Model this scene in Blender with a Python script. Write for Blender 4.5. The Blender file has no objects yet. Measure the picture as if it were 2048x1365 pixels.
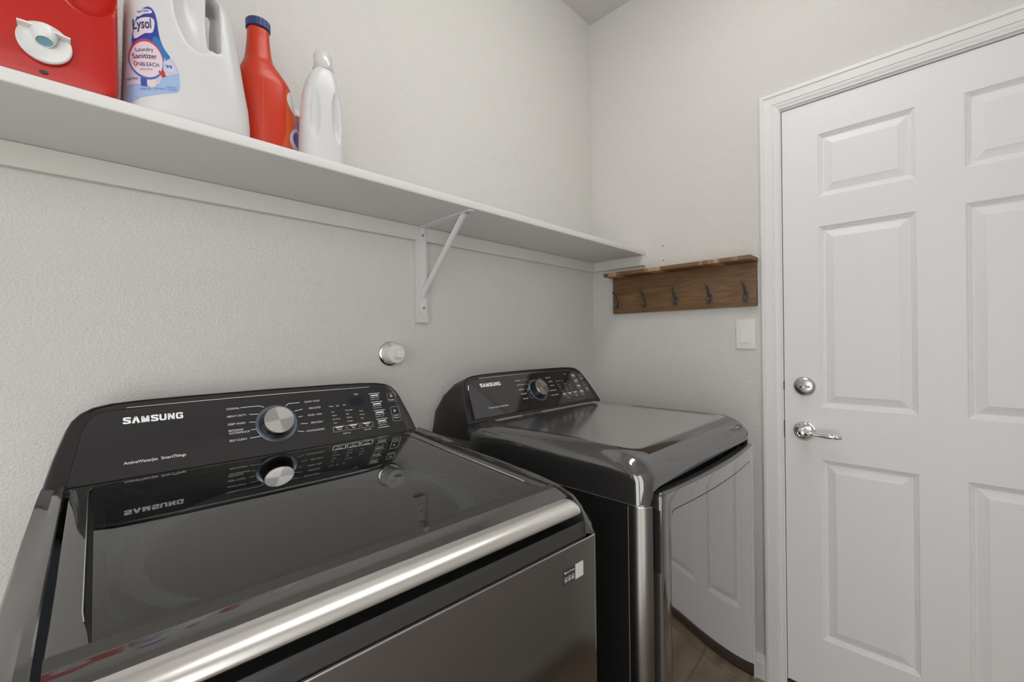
import bpy, bmesh, math, random
from mathutils import Vector, Matrix
from mathutils.bvhtree import BVHTree
from mathutils import geometry as mgeo

random.seed(7)
S = bpy.context.scene
COL = S.collection
PI = math.pi

# ------------------------------------------------------------------ camera
CAM = (-1.78877, -1.1957, 1.23294)
yaw, pitch, roll, fpx = 0.79566, -0.00149, -0.01273, 869.28
fw = Vector((math.sin(yaw)*math.cos(pitch), math.cos(yaw)*math.cos(pitch), math.sin(pitch)))
rt = Vector((math.cos(yaw), -math.sin(yaw), 0))
up = rt.cross(fw)
r2 = rt*math.cos(roll) + up*math.sin(roll)
u2 = -rt*math.sin(roll) + up*math.cos(roll)
cd = bpy.data.cameras.new('camera')
cd.sensor_width = 36.0
cd.sensor_fit = 'HORIZONTAL'
cd.lens = fpx/2048*36.0
cd.clip_start = 0.01
cam = bpy.data.objects.new('camera', cd)
COL.objects.link(cam)
M3 = Matrix((r2, u2, -fw)).transposed()
cam.matrix_world = Matrix.Translation(Vector(CAM)) @ M3.to_4x4()
S.camera = cam

# ------------------------------------------------------------------ world, exposure
w = bpy.data.worlds.new('world')
S.world = w
w.use_nodes = True
w.node_tree.nodes['Background'].inputs[0].default_value = (1.0, 0.995, 0.985, 1)
w.node_tree.nodes['Background'].inputs[1].default_value = 2.75
S.view_settings.view_transform = 'Standard'
S.view_settings.look = 'None'
S.view_settings.gamma = 1.0
S.view_settings.use_curve_mapping = False
S.view_settings.exposure = 0.0
LAMP_STRENGTH = 12.0


# ------------------------------------------------------------------ materials
def srgb(r, g, b):
    def f(c):
        c /= 255.0
        return c/12.92 if c <= 0.04045 else ((c+0.055)/1.055)**2.4
    return (f(r), f(g), f(b), 1.0)


def mat(name, col, rough=0.5, metal=0.0, coat=0.0, spec=0.5, aniso=0.0, trans=0.0, ior=1.5, sub=0.0):
    m = bpy.data.materials.new(name)
    m.use_nodes = True
    p = m.node_tree.nodes['Principled BSDF']
    p.inputs['Base Color'].default_value = col
    p.inputs['Roughness'].default_value = rough
    p.inputs['Metallic'].default_value = metal
    p.inputs['Coat Weight'].default_value = coat
    p.inputs['Coat Roughness'].default_value = 0.03
    p.inputs['Specular IOR Level'].default_value = spec
    p.inputs['Anisotropic'].default_value = aniso
    p.inputs['Transmission Weight'].default_value = trans
    p.inputs['IOR'].default_value = ior
    if sub:
        p.inputs['Subsurface Weight'].default_value = sub
        p.inputs['Subsurface Radius'].default_value = (0.01, 0.01, 0.01)
        p.inputs['Subsurface Scale'].default_value = 1.0
    return m


def nodes(m):
    nt = m.node_tree
    return nt, nt.nodes['Principled BSDF']


def add_bump(m, scale=(1, 1, 1), noise_scale=200.0, strength=0.2, dist=0.001, detail=2.0, ramp=None):
    nt, p = nodes(m)
    tc = nt.nodes.new('ShaderNodeTexCoord')
    mp = nt.nodes.new('ShaderNodeMapping')
    mp.inputs['Scale'].default_value = scale
    n = nt.nodes.new('ShaderNodeTexNoise')
    n.inputs['Scale'].default_value = noise_scale
    n.inputs['Detail'].default_value = detail
    b = nt.nodes.new('ShaderNodeBump')
    b.inputs['Strength'].default_value = strength
    b.inputs['Distance'].default_value = dist
    nt.links.new(tc.outputs['Object'], mp.inputs['Vector'])
    nt.links.new(mp.outputs['Vector'], n.inputs['Vector'])
    src = n.outputs['Fac']
    if ramp:
        r = nt.nodes.new('ShaderNodeMapRange')
        r.inputs['From Min'].default_value = ramp[0]
        r.inputs['From Max'].default_value = ramp[1]
        nt.links.new(src, r.inputs['Value'])
        src = r.outputs['Result']
    nt.links.new(src, b.inputs['Height'])
    nt.links.new(b.outputs['Normal'], p.inputs['Normal'])
    return n


def add_colour_noise(m, c1, c2, scale=(1, 1, 1), noise_scale=5.0, detail=4.0, lo=0.3, hi=0.7, distort=0.0):
    nt, p = nodes(m)
    tc = nt.nodes.new('ShaderNodeTexCoord')
    mp = nt.nodes.new('ShaderNodeMapping')
    mp.inputs['Scale'].default_value = scale
    n = nt.nodes.new('ShaderNodeTexNoise')
    n.inputs['Scale'].default_value = noise_scale
    n.inputs['Detail'].default_value = detail
    n.inputs['Distortion'].default_value = distort
    r = nt.nodes.new('ShaderNodeValToRGB')
    r.color_ramp.elements[0].position = lo
    r.color_ramp.elements[0].color = c1
    r.color_ramp.elements[1].position = hi
    r.color_ramp.elements[1].color = c2
    nt.links.new(tc.outputs['Object'], mp.inputs['Vector'])
    nt.links.new(mp.outputs['Vector'], n.inputs['Vector'])
    nt.links.new(n.outputs['Fac'], r.inputs['Fac'])
    nt.links.new(r.outputs['Color'], p.inputs['Base Color'])


M = {}
M['wall'] = mat('wall_paint', (0.70, 0.688, 0.662, 1), 0.75, spec=0.25)
add_bump(M['wall'], noise_scale=190, strength=0.5, dist=0.0020, detail=3.0, ramp=(0.42, 0.68))
M['ceiling'] = mat('ceiling_paint', (0.66, 0.65, 0.625, 1), 0.85, spec=0.2)
add_bump(M['ceiling'], noise_scale=90, strength=0.5, dist=0.004, detail=4.0, ramp=(0.4, 0.7))
M['trim'] = mat('trim_paint', (0.80, 0.80, 0.80, 1), 0.38)
M['door'] = mat('door_paint', (0.83, 0.83, 0.84, 1), 0.42)
add_bump(M['door'], scale=(1, 2.5, 60), noise_scale=5.0, strength=0.3, dist=0.0014, detail=4.0)
M['shelf'] = mat('shelf_paint', (0.74, 0.735, 0.72, 1), 0.5)
add_bump(M['shelf'], scale=(6, 40, 40), noise_scale=5, strength=0.15, dist=0.001)
M['cleat'] = mat('cleat_paint', (0.70, 0.687, 0.65, 1), 0.6, spec=0.3)
M['bracket'] = mat('bracket_enamel', (0.74, 0.74, 0.745, 1), 0.4)
M['screw'] = mat('screw_steel', (0.35, 0.34, 0.33, 1), 0.35, 1.0)
M['tile'] = mat('floor_tile', (0.3, 0.25, 0.2, 1), 0.42)
add_colour_noise(M['tile'], srgb(120, 104, 86), srgb(172, 154, 132), noise_scale=6, detail=7, lo=0.3, hi=0.72, distort=0.8)
M['grout'] = mat('grout', srgb(92, 80, 68), 0.9)
M['wood'] = mat('stained_wood', (0.1, 0.05, 0.02, 1), 0.5)
add_colour_noise(M['wood'], srgb(100, 72, 45), srgb(138, 104, 70), scale=(8, 1.2, 14), noise_scale=5, detail=6, lo=0.3, hi=0.75, distort=1.2)
M['wood_edge'] = mat('stained_wood_edge', (0.2, 0.12, 0.06, 1), 0.5)
add_colour_noise(M['wood_edge'], srgb(118, 88, 58), srgb(196, 163, 122), scale=(1, 9, 1.5), noise_scale=2.2, detail=3, lo=0.52, hi=0.66, distort=0.4)
M['iron'] = mat('hook_iron', (0.17, 0.16, 0.15, 1), 0.36, 0.85)
M['plastic_white'] = mat('white_plastic', (0.80, 0.80, 0.79, 1), 0.3)
M['pvc'] = mat('pvc_white', (0.80, 0.79, 0.77, 1), 0.35)
M['chrome'] = mat('chrome', (0.86, 0.86, 0.86, 1), 0.05, 1.0)
M['satin'] = mat('satin_nickel', (0.62, 0.62, 0.62, 1), 0.3, 1.0)
M['lidchrome'] = mat('lid_chrome', (0.86, 0.85, 0.83, 1), 0.28, 1.0)
M['steel'] = mat('black_stainless', (0.44, 0.435, 0.43, 1), 0.05, 1.0)
M['brushed'] = mat('brushed_black_stainless', (0.25, 0.235, 0.225, 1), 0.14, 1.0, aniso=0.3)
add_bump(M['brushed'], scale=(3, 3, 600), noise_scale=3, strength=0.05, dist=0.0004, detail=2)
M['paintdark'] = mat('dark_metallic_paint', (0.034, 0.0325, 0.031, 1), 0.05, 0.0, ior=2.1)
M['topdark'] = mat('dryer_top_metallic', (0.035, 0.0345, 0.034, 1), 0.08, 0.0, ior=2.5)
M['deckdark'] = mat('dark_gloss_deck', (0.045, 0.0435, 0.042, 1), 0.10, 0.0, ior=2.1)
M['toppanel'] = mat('dryer_top_panel', (0.60, 0.595, 0.59, 1), 0.14, 0.95)
M['brushed_side'] = mat('brushed_black_stainless_vertical', (0.23, 0.215, 0.205, 1), 0.30, 1.0, aniso=0.3)
add_bump(M['brushed_side'], scale=(3, 3, 600), noise_scale=3, strength=0.08, dist=0.0004, detail=2)
M['blackgloss'] = mat('black_gloss', (0.012, 0.012, 0.013, 1), 0.08, 0.0, coat=0.6)
M['blackmatte'] = mat('black_matte', (0.012, 0.012, 0.012, 1), 0.5)
M['console'] = mat('console_plastic', (0.022, 0.021, 0.021, 1), 0.25)
M['bandplastic'] = mat('band_plastic', (0.05, 0.049, 0.048, 1), 0.28, 0.3)
M['panel'] = mat('panel_gloss', (0.022, 0.022, 0.024, 1), 0.07, 0.0, coat=0.5)
M['sideblack'] = mat('cabinet_black', (0.012, 0.012, 0.012, 1), 0.35)
M['silverline'] = mat('silver_trim', (0.75, 0.75, 0.75, 1), 0.25, 1.0)
M['print'] = mat('white_print', (0.95, 0.95, 0.95, 1), 0.5)
M['greyprint'] = mat('grey_print', (0.34, 0.34, 0.35, 1), 0.5)
M['bluegrey'] = mat('dial_ring_bluegrey', (0.16, 0.20, 0.25, 1), 0.25, 0.6)
M['display'] = mat('display_dark', (0.010, 0.016, 0.028, 1), 0.1)
M['drum'] = mat('drum_grey', (0.20, 0.21, 0.22, 1), 0.4, 0.1)
M['red'] = mat('red_plastic', srgb(184, 24, 12), 0.28)
M['orange'] = mat('orange_red_plastic', srgb(204, 54, 24), 0.36)
M['bottlewhite'] = mat('white_bottle_plastic', (0.67, 0.67, 0.68, 1), 0.3, sub=0.05)
M['capclear'] = mat('frosted_cap', (0.86, 0.86, 0.85, 1), 0.15, trans=0.35)
M['navy'] = mat('navy_plastic', srgb(52, 66, 116), 0.35)
M['spout'] = mat('spout_blue', srgb(120, 172, 190), 0.4)
M['hole'] = mat('dark_hole', (0.06, 0.055, 0.05, 1), 0.8)

# dial face: machined aluminium with sheen painted into its colour as four sectors
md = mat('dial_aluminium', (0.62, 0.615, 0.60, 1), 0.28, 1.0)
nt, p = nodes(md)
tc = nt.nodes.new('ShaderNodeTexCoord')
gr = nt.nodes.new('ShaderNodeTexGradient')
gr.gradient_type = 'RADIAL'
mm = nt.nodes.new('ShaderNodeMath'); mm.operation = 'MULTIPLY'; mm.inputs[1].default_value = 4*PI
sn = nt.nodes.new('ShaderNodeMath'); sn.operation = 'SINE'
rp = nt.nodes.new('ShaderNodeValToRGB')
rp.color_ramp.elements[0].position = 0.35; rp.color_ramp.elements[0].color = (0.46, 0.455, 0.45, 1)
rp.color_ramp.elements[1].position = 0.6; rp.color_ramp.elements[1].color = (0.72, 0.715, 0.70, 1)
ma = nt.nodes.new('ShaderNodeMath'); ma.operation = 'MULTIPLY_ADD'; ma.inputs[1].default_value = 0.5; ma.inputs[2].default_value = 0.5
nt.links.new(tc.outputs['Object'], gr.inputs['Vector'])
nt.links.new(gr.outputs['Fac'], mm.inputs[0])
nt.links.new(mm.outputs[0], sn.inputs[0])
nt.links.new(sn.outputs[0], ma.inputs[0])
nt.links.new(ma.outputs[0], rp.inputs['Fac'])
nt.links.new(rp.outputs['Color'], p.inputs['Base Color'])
M['dial'] = md

# tinted lid glass: fresnel mix of clear-tinted and mirror
mg = bpy.data.materials.new('tinted_glass'); mg.use_nodes = True
nt = mg.node_tree
nt.nodes.remove(nt.nodes['Principled BSDF'])
lw = nt.nodes.new('ShaderNodeLayerWeight'); lw.inputs['Blend'].default_value = 0.5
pw = nt.nodes.new('ShaderNodeMath'); pw.operation = 'POWER'; pw.inputs[1].default_value = 4.2
fr = nt.nodes.new('ShaderNodeMath'); fr.operation = 'MULTIPLY_ADD'; fr.inputs[1].default_value = 0.94; fr.inputs[2].default_value = 0.06
nt.links.new(lw.outputs['Facing'], pw.inputs[0]); nt.links.new(pw.outputs[0], fr.inputs[0])
tr = nt.nodes.new('ShaderNodeBsdfTransparent'); tr.inputs['Color'].default_value = (0.36, 0.38, 0.39, 1)
gl = nt.nodes.new('ShaderNodeBsdfGlossy'); gl.inputs['Roughness'].default_value = 0.012
gl.inputs['Color'].default_value = (0.95, 0.94, 0.92, 1)
mx = nt.nodes.new('ShaderNodeMixShader')
nt.links.new(fr.outputs[0], mx.inputs[0]); nt.links.new(tr.outputs[0], mx.inputs[1]); nt.links.new(gl.outputs[0], mx.inputs[2])
nt.links.new(mx.outputs[0], nt.nodes['Material Output'].inputs['Surface'])
M['glass'] = mg

ml = bpy.data.materials.new('lamp_diffuser'); ml.use_nodes = True
nt, p = nodes(ml)
p.inputs['Base Color'].default_value = (0.9, 0.9, 0.9, 1)
p.inputs['Emission Color'].default_value = (1.0, 0.985, 0.965, 1)
p.inputs['Emission Strength'].default_value = LAMP_STRENGTH
M['lamp'] = ml


def flat(name, r, g, b, rough=0.45):
    if name not in M:
        M[name] = mat(name, srgb(r, g, b), rough)
    return M[name]


# ------------------------------------------------------------------ mesh helpers
def finish(me, smooth, ang):
    if smooth:
        me.polygons.foreach_set('use_smooth', [True]*len(me.polygons))
        bm = bmesh.new(); bm.from_mesh(me)
        for e in bm.edges:
            if len(e.link_faces) == 2 and e.calc_face_angle(0) > math.radians(ang):
                e.smooth = False
        bm.to_mesh(me); bm.free()


class MB:
    """collects faces for one mesh object"""
    def __init__(self):
        self.v = []; self.f = []; self.m = []

    def add(self, vs, fs, mi=0):
        n = len(self.v)
        self.v += [tuple(a) for a in vs]
        self.f += [tuple(i+n for i in f) for f in fs]
        self.m += [mi]*len(fs)
        return self

    def box(self, x0, x1, y0, y1, z0, z1, bevel=0.0, seg=2, mi=0):
        bm = bmesh.new()
        bmesh.ops.create_cube(bm, size=1.0)
        for a in bm.verts:
            a.co = Vector(((x0+x1)/2+a.co.x*(x1-x0), (y0+y1)/2+a.co.y*(y1-y0), (z0+z1)/2+a.co.z*(z1-z0)))
        if bevel:
            bmesh.ops.bevel(bm, geom=bm.edges[:], offset=bevel, segments=seg, affect='EDGES', profile=0.5)
        return self.bm(bm, mi)

    def bm(self, bm, mi=0):
        bm.verts.index_update()
        self.add([a.co[:] for a in bm.verts], [[a.index for a in f.verts] for f in bm.faces], mi)
        bm.free()
        return self

    def loft(self, rings, close=True, cap0=False, cap1=False, mi=0):
        n = len(rings[0]); vs = [p for r in rings for p in r]; fs = []
        for i in range(len(rings)-1):
            for j in range(n if close else n-1):
                k = (j+1) % n
                fs.append((i*n+j, i*n+k, (i+1)*n+k, (i+1)*n+j))
        if cap0:
            fs.append(tuple(reversed(range(n))))
        if cap1:
            fs.append(tuple(range((len(rings)-1)*n, len(rings)*n)))
        return self.add(vs, fs, mi)

    def lathe(self, c, axis, prof, seg=32, mi=0):
        """prof: list of (radius, height along axis)"""
        ax = Vector(axis).normalized()
        a = Vector((0, 0, 1)) if abs(ax.z) < 0.9 else Vector((1, 0, 0))
        e1 = ax.cross(a).normalized(); e2 = ax.cross(e1)
        c = Vector(c)
        rings = []
        for r, h in prof:
            rings.append([c+ax*h+(e1*math.cos(2*PI*k/seg)+e2*math.sin(2*PI*k/seg))*max(r, 1e-5) for k in range(seg)])
        return self.loft(rings, True, True, True, mi)

    def tube(self, pts, rad, seg=10, mi=0, flat=1.0, flatdir=None):
        pts = [Vector(a) for a in pts]
        if not isinstance(rad, (list, tuple)):
            rad = [rad]*len(pts)
        rings = []; prev = None
        for i, a in enumerate(pts):
            t = (pts[min(i+1, len(pts)-1)]-pts[max(i-1, 0)]).normalized()
            if prev is None:
                h = flatdir or (Vector((0, 0, 1)) if abs(t.z) < 0.9 else Vector((1, 0, 0)))
                e1 = t.cross(Vector(h)).normalized()
            else:
                e1 = (prev-t*prev.dot(t)).normalized()
            prev = e1
            e2 = t.cross(e1)
            rings.append([a+(e1*math.cos(2*PI*k/seg)+e2*math.sin(2*PI*k/seg)*flat)*rad[i] for k in range(seg)])
        return self.loft(rings, True, True, True, mi)

    def ball(self, c, r, sx=1, sy=1, sz=1, u=14, v=9, mi=0):
        bm = bmesh.new()
        bmesh.ops.create_uvsphere(bm, u_segments=u, v_segments=v, radius=1)
        for a in bm.verts:
            a.co = Vector((c[0]+a.co.x*r*sx, c[1]+a.co.y*r*sy, c[2]+a.co.z*r*sz))
        return self.bm(bm, mi)

    def prism(self, poly, z0, z1, bevel=0.0, seg=2, mi=0):
        """poly in xy, extruded along z"""
        bm = bmesh.new()
        b = [bm.verts.new((p[0], p[1], z0)) for p in poly]
        t = [bm.verts.new((p[0], p[1], z1)) for p in poly]
        n = len(poly)
        bm.faces.new(list(reversed(b))); bm.faces.new(t)
        for i in range(n):
            bm.faces.new((b[i], b[(i+1) % n], t[(i+1) % n], t[i]))
        bmesh.ops.recalc_face_normals(bm, faces=bm.faces[:])
        if bevel:
            es = [e for e in bm.edges if abs(e.verts[0].co.z-e.verts[1].co.z) < 1e-6]
            bmesh.ops.bevel(bm, geom=es, offset=bevel, segments=seg, affect='EDGES', profile=0.5)
        return self.bm(bm, mi)

    def build(self, name, mt, parent=None, smooth=True, ang=35, recalc=True, xf=None):
        me = bpy.data.meshes.new(name)
        vs = self.v if xf is None else [(xf @ Vector(a))[:] for a in self.v]
        me.from_pydata(vs, [], self.f)
        mts = mt if isinstance(mt, (list, tuple)) else [mt]
        for a in mts:
            me.materials.append(M[a] if isinstance(a, str) else a)
        if len(mts) > 1:
            me.polygons.foreach_set('material_index', self.m)
        if recalc:
            bm = bmesh.new(); bm.from_mesh(me)
            bmesh.ops.recalc_face_normals(bm, faces=bm.faces[:])
            bm.to_mesh(me); bm.free()
        finish(me, smooth, ang)
        o = bpy.data.objects.new(name, me)
        COL.objects.link(o)
        if parent:
            o.parent = parent
        return o


def tag(o, label=None, cat=None, group=None, kind=None):
    if label: o['label'] = label
    if cat: o['category'] = cat
    if group: o['group'] = group
    if kind: o['kind'] = kind
    return o


def thing(name, label, cat, loc=(0, 0, 0), rz=0.0, group=None):
    o = bpy.data.objects.new(name, None)
    o.empty_display_size = 0.05
    COL.objects.link(o)
    o.location = loc
    o.rotation_euler = (0, 0, rz)
    return tag(o, label, cat, group)


def interp(tab, x):
    if x <= tab[0][0]: return tab[0][1]
    for (a, b), (c, d) in zip(tab, tab[1:]):
        if x <= c:
            t = (x-a)/(c-a)
            return b+(d-b)*t
    return tab[-1][1]


def rrect(x0, x1, y0, y1, r, n=6):
    """rounded rectangle ring, counter-clockwise; same vertex count for the same n"""
    r = max(1e-4, min(r, (x1-x0)/2-1e-4, (y1-y0)/2-1e-4))
    pts = []
    for cx, cy, a0 in ((x1-r, y0+r, -PI/2), (x1-r, y1-r, 0), (x0+r, y1-r, PI/2), (x0+r, y0+r, PI)):
        for k in range(n+1):
            a = a0+PI/2*k/n
            pts.append((cx+r*math.cos(a), cy+r*math.sin(a)))
    return pts


# text: 2D mesh of a string; origin at its lower-left corner, cap height 1
_tc = {}
def text2d(s, bold=0.0, space=1.0):
    key = (s, bold, space)
    if key not in _tc:
        cu = bpy.data.curves.new('lettering', 'FONT')
        cu.body = s; cu.size = 1.0; cu.resolution_u = 3; cu.offset = bold; cu.space_character = space
        o = bpy.data.objects.new('lettering', cu)
        COL.objects.link(o)
        dg = bpy.context.evaluated_depsgraph_get()
        me = bpy.data.meshes.new_from_object(o.evaluated_get(dg))
        vs = [(a.co.x, a.co.y) for a in me.vertices]
        fs = [tuple(p.vertices) for p in me.polygons]
        bpy.data.objects.remove(o); bpy.data.curves.remove(cu); bpy.data.meshes.remove(me)
        x0 = min(a[0] for a in vs); x1 = max(a[0] for a in vs)
        cap = 0.70
        _tc[key] = ([((a[0]-x0)/cap, a[1]/cap) for a in vs], fs, (x1-x0)/cap)
    return _tc[key]


def bolden(vs, fs, bold):
    """thicken lettering by overlaying slightly shifted copies"""
    if not bold:
        return vs, fs
    V_, F_ = [], []
    for dx, dy in ((-bold, 0), (bold, 0), (0, -bold), (0, bold)):
        n = len(V_)
        V_ += [(a[0]+dx, a[1]+dy) for a in vs]
        F_ += [tuple(k+n for k in f) for f in fs]
    return V_, F_


def put_text(mb, s, x, y, h, place, width=None, bold=0.0, mi=0):
    """place(x,y) -> 3D; text lower-left at x,y with cap height h, optionally stretched to a width"""
    vs, fs, wd = text2d(s)
    vs, fs = bolden(vs, fs, bold*3)
    kx = h if width is None else width/wd
    mb.add([place(x+a[0]*kx, y+a[1]*h) for a in vs], fs, mi)


def logotype(mb, x, y, h, width, place):
    """wide block capitals drawn as thick strokes, the A without its crossbar"""
    S_ = [(.79, .71), (.76, .84), (.62, .895), (.27, .895), (.13, .84), (.10, .72), (.15, .61), (.30, .555), (.58, .455), (.74, .395), (.785, .28), (.75, .16), (.60, .105), (.25, .105), (.11, .16), (.08, .29)]
    L = [(.86, [S_]), (.90, [[(.10, 0), (.44, .97)], [(.78, 0), (.44, .97)]]), (.98, [[(.11, 0), (.11, .97)], [(.13, .95), (.47, .05)], [(.47, .05), (.81, .95)], [(.83, .97), (.83, 0)]]),
         (.86, [S_]), (.86, [[(.10, 1), (.10, .27), (.16, .15), (.30, .105), (.53, .105), (.67, .15), (.73, .27), (.73, 1)]]),
         (.86, [[(.10, 0), (.10, .99)], [(.12, .93), (.70, .07)], [(.72, .01), (.72, 1)]]),
         (.86, [[(.77, .72), (.73, .85), (.60, .895), (.27, .895), (.13, .84), (.095, .70), (.095, .30), (.13, .16), (.27, .105), (.60, .105), (.73, .15), (.77, .28), (.77, .47), (.47, .47)]])]
    tot = sum(a for a, b in L)+.18*6-.08
    kx = width/tot
    x0 = 0.0
    for adv, strokes in L:
        for st in strokes:
            left, right = [], []
            for i_, p_ in enumerate(st):
                a = st[max(0, i_-1)]; b = st[min(len(st)-1, i_+1)]
                d = Vector((b[0]-a[0], b[1]-a[1])).normalized(); n_ = Vector((-d.y, d.x))
                hw = .125*abs(n_.x)+.10*abs(n_.y)
                left.append((p_[0]+n_.x*hw, p_[1]+n_.y*hw)); right.append((p_[0]-n_.x*hw, p_[1]-n_.y*hw))
            pts = [place(x+(x0+p_[0])*kx, y+p_[1]*h) for p_ in left+right]
            n = len(st)
            mb.add(pts, [(k, k+1, n+k+1, n+k) for k in range(n-1)])
        x0 += adv+.18


# ------------------------------------------------------------------ room shell
ZF = -0.03; ZC = 2.759
XL = -2.75; YF = -1.95
D0, D1 = -0.803, -1.616           # door slab edges along the right wall
DT, DB = 2.035, 0.012
tag(MB().box(XL-.1, .1, YF-1.6, .1, ZF-.1, ZF-0.004).build('floor', 'grout', smooth=False), kind='structure')
fl = bpy.data.objects['floor']
tile_me = None
TS = 0.33
nx = 0
ix = 0
for i in range(9):
    for j in range(6):
        x1 = -0.06-i*TS+TS; x0 = x1-TS
        y1 = -0.17-j*TS+TS; y0 = y1-TS
        cx0, cx1 = max(x0, XL)+.002, min(x1, 0)-.002
        cy0, cy1 = max(y0, YF)+.002, min(y1, 0)-.002
        if cx1-cx0 < .02 or cy1-cy0 < .02: continue
        MB().box(cx0, cx1, cy0, cy1, ZF-.005, ZF, .0012, 1).build('tile', 'tile', fl, smooth=False)
tag(MB().box(XL-.1, .1, YF-.1, .1, ZC, ZC+.1).build('ceiling', 'ceiling', smooth=False), kind='structure')
tag(MB().box(XL-.1, .1, 0, .1, ZF-.1, ZC).build('wall_back', 'wall', smooth=False), kind='structure')
def yz_prism(poly, x0, x1):
    mb_ = MB(); n_ = len(poly)
    mb_.add([(x0, p_[0], p_[1]) for p_ in poly]+[(x1, p_[0], p_[1]) for p_ in poly],
            [tuple(range(n_)), tuple(reversed(range(n_, 2*n_)))]+[(k, (k+1) % n_, n_+(k+1) % n_, n_+k) for k in range(n_)])
    return mb_
def gate(a0, a1, b0, b1, zb, zo, zt):
    """outline of an upright slab with an opening that reaches the floor"""
    return [(a0, zb), (b0, zb), (b0, zo), (b1, zo), (b1, zb), (a1, zb), (a1, zt), (a0, zt)]
wr = yz_prism(gate(YF-.1, 0, D1-.022, D0+.022, ZF-.1, DT+.022, ZC), 0, .12)
tag(wr.build('wall_right', 'wall', smooth=False), kind='structure')
# unseen opening added behind the camera to let in world light as fill
wf_ = yz_prism(gate(XL-.1, .1, XL+.02, -1.66, ZF-.1, 2.35, ZC), YF-.1, YF)
wf_.v = [(b_, a_, c_) for a_, b_, c_ in wf_.v]
tag(wf_.build('wall_front', 'wall', smooth=False), kind='structure')
tag(yz_prism(gate(YF, 0, -1.80, -.98, ZF-.1, 2.1, ZC), XL-.1, XL).build('wall_left', 'wall', smooth=False), kind='structure')  # second unseen opening, added so world light brightens the right wall

# baseboards
def baseboard(name, a, b, axis):
    mb = MB()
    prof = [(0, ZF), (.014, ZF), (.014, ZF+.062), (.010, ZF+.066), (.010, ZF+.072), (.007, ZF+.080), (.004, ZF+.088), (0, ZF+.088)]
    if axis == 'r':
        rings = [[(-d, y, z) for d, z in prof] for y in (a, b)]
    elif axis == 'b':
        rings = [[(x, -d, z) for d, z in prof] for x in (a, b)]
    elif axis == 'f':
        rings = [[(x, YF+d, z) for d, z in prof] for x in (a, b)]
    else:
        rings = [[(XL+d, y, z) for d, z in prof] for y in (a, b)]
    mb.loft(rings, True, True, True)
    return tag(mb.build(name, 'trim', smooth=False), kind='structure')
baseboard('baseboard_right', -.737, -.014, 'r')
baseboard('baseboard_back', XL+.014, 0, 'b')
baseboard('baseboard_left', -.98, -.014, 'l')
baseboard('baseboard_front', -1.66, 0, 'f')

# door casing (mitred moulding), jambs, stop and sill
cas_prof = [(0.0, 0.0), (0.0, .016), (.004, .0175), (.012, .0175), (.0125, .0145), (.040, .0135), (.0405, .011), (.045, .0118), (.050, .0105), (.055, .008), (.0605, .0075), (.0605, 0.0)]
ZTOP = 2.105
CY0 = -0.7365
CY1 = D1-(D0-CY0)-.0
mb = MB()
rings = [[(-h, CY0-o, ZF) for o, h in cas_prof], [(-h, CY0-o, ZTOP-o) for o, h in cas_prof],
         [(-h, CY1+o, ZTOP-o) for o, h in cas_prof], [(-h, CY1+o, ZF) for o, h in cas_prof]]
mb.loft(rings, True, True, True)
casing = tag(mb.build('trim_1', 'trim', smooth=False), kind='structure')
yz_prism(gate(D1-.022, D0+.022, D1-.0025, D0+.0025, ZF, DT+.003, DT+.022), 0, .118).build('jamb', 'trim', casing, smooth=False)
yz_prism(gate(D1-.0025, D0+.0025, D1+.012, D0-.012, ZF, DT-.010, DT+.003), .050, .062).build('door_stop', 'trim', casing, smooth=False)
MB().box(.0, .118, D1-.003, D0+.003, ZF, .004, .002).build('sill', flat('sill_brown', 74, 60, 50), casing, smooth=False)
for z, h in ((1.060, .016), (.905, .03)):
    MB().box(-.0008, .034, D0+.0008, D0+.0030, z-h, z+h, .0005, 1).build('strike_plate', flat('strike_dark', 62, 58, 54), casing, smooth=False)

# ------------------------------------------------------------------ six-panel door
XD = 0.003
door = thing('door_1', None, None, (XD, D0, DB))
tag(door, kind='structure')
def dl(y, z): return (y-D0, z-DB)   # to door-local
ys = [D0, -.9075, -1.1526, -1.2545, -1.4996, D1]
zs = [DB, .1969, .8127, .9914, 1.6077, 1.7079, 1.9223, DT]
mb = MB()
TH = .044
holes = [(i, j) for i in (1, 3) for j in (1, 3, 5)]
vs = {}
fs = []
V = []
def vid(i, j, k):
    key = (i, j, k)
    if key not in vs:
        vs[key] = len(V)
        y, z = dl(ys[i], zs[j])
        V.append((TH if k else 0, y, z))
    return vs[key]
for i in range(5):
    for j in range(7):
        if (i, j) not in holes:
            fs.append((vid(i, j, 0), vid(i, j+1, 0), vid(i+1, j+1, 0), vid(i+1, j, 0)))
        fs.append((vid(i, j, 1), vid(i+1, j, 1), vid(i+1, j+1, 1), vid(i, j+1, 1)))
for i in range(5):
    fs.append((vid(i, 0, 0), vid(i+1, 0, 0), vid(i+1, 0, 1), vid(i, 0, 1)))
    fs.append((vid(i, 7, 0), vid(i, 7, 1), vid(i+1, 7, 1), vid(i+1, 7, 0)))
for j in range(7):
    fs.append((vid(0, j, 0), vid(0, j, 1), vid(0, j+1, 1), vid(0, j+1, 0)))
    fs.append((vid(5, j, 0), vid(5, j+1, 0), vid(5, j+1, 1), vid(5, j, 1)))
mb.add(V, fs)
mb.build('slab', 'door', door, smooth=False, recalc=False)
pprof = [(0, 0), (.0025, .0012), (.0045, .0040), (.0065, .0042), (.0085, .0068), (.0105, .0070), (.0125, .0098), (.0165, .0105),
         (.0385, .0030), (.040, .0022), (.042, .0020)]
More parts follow.
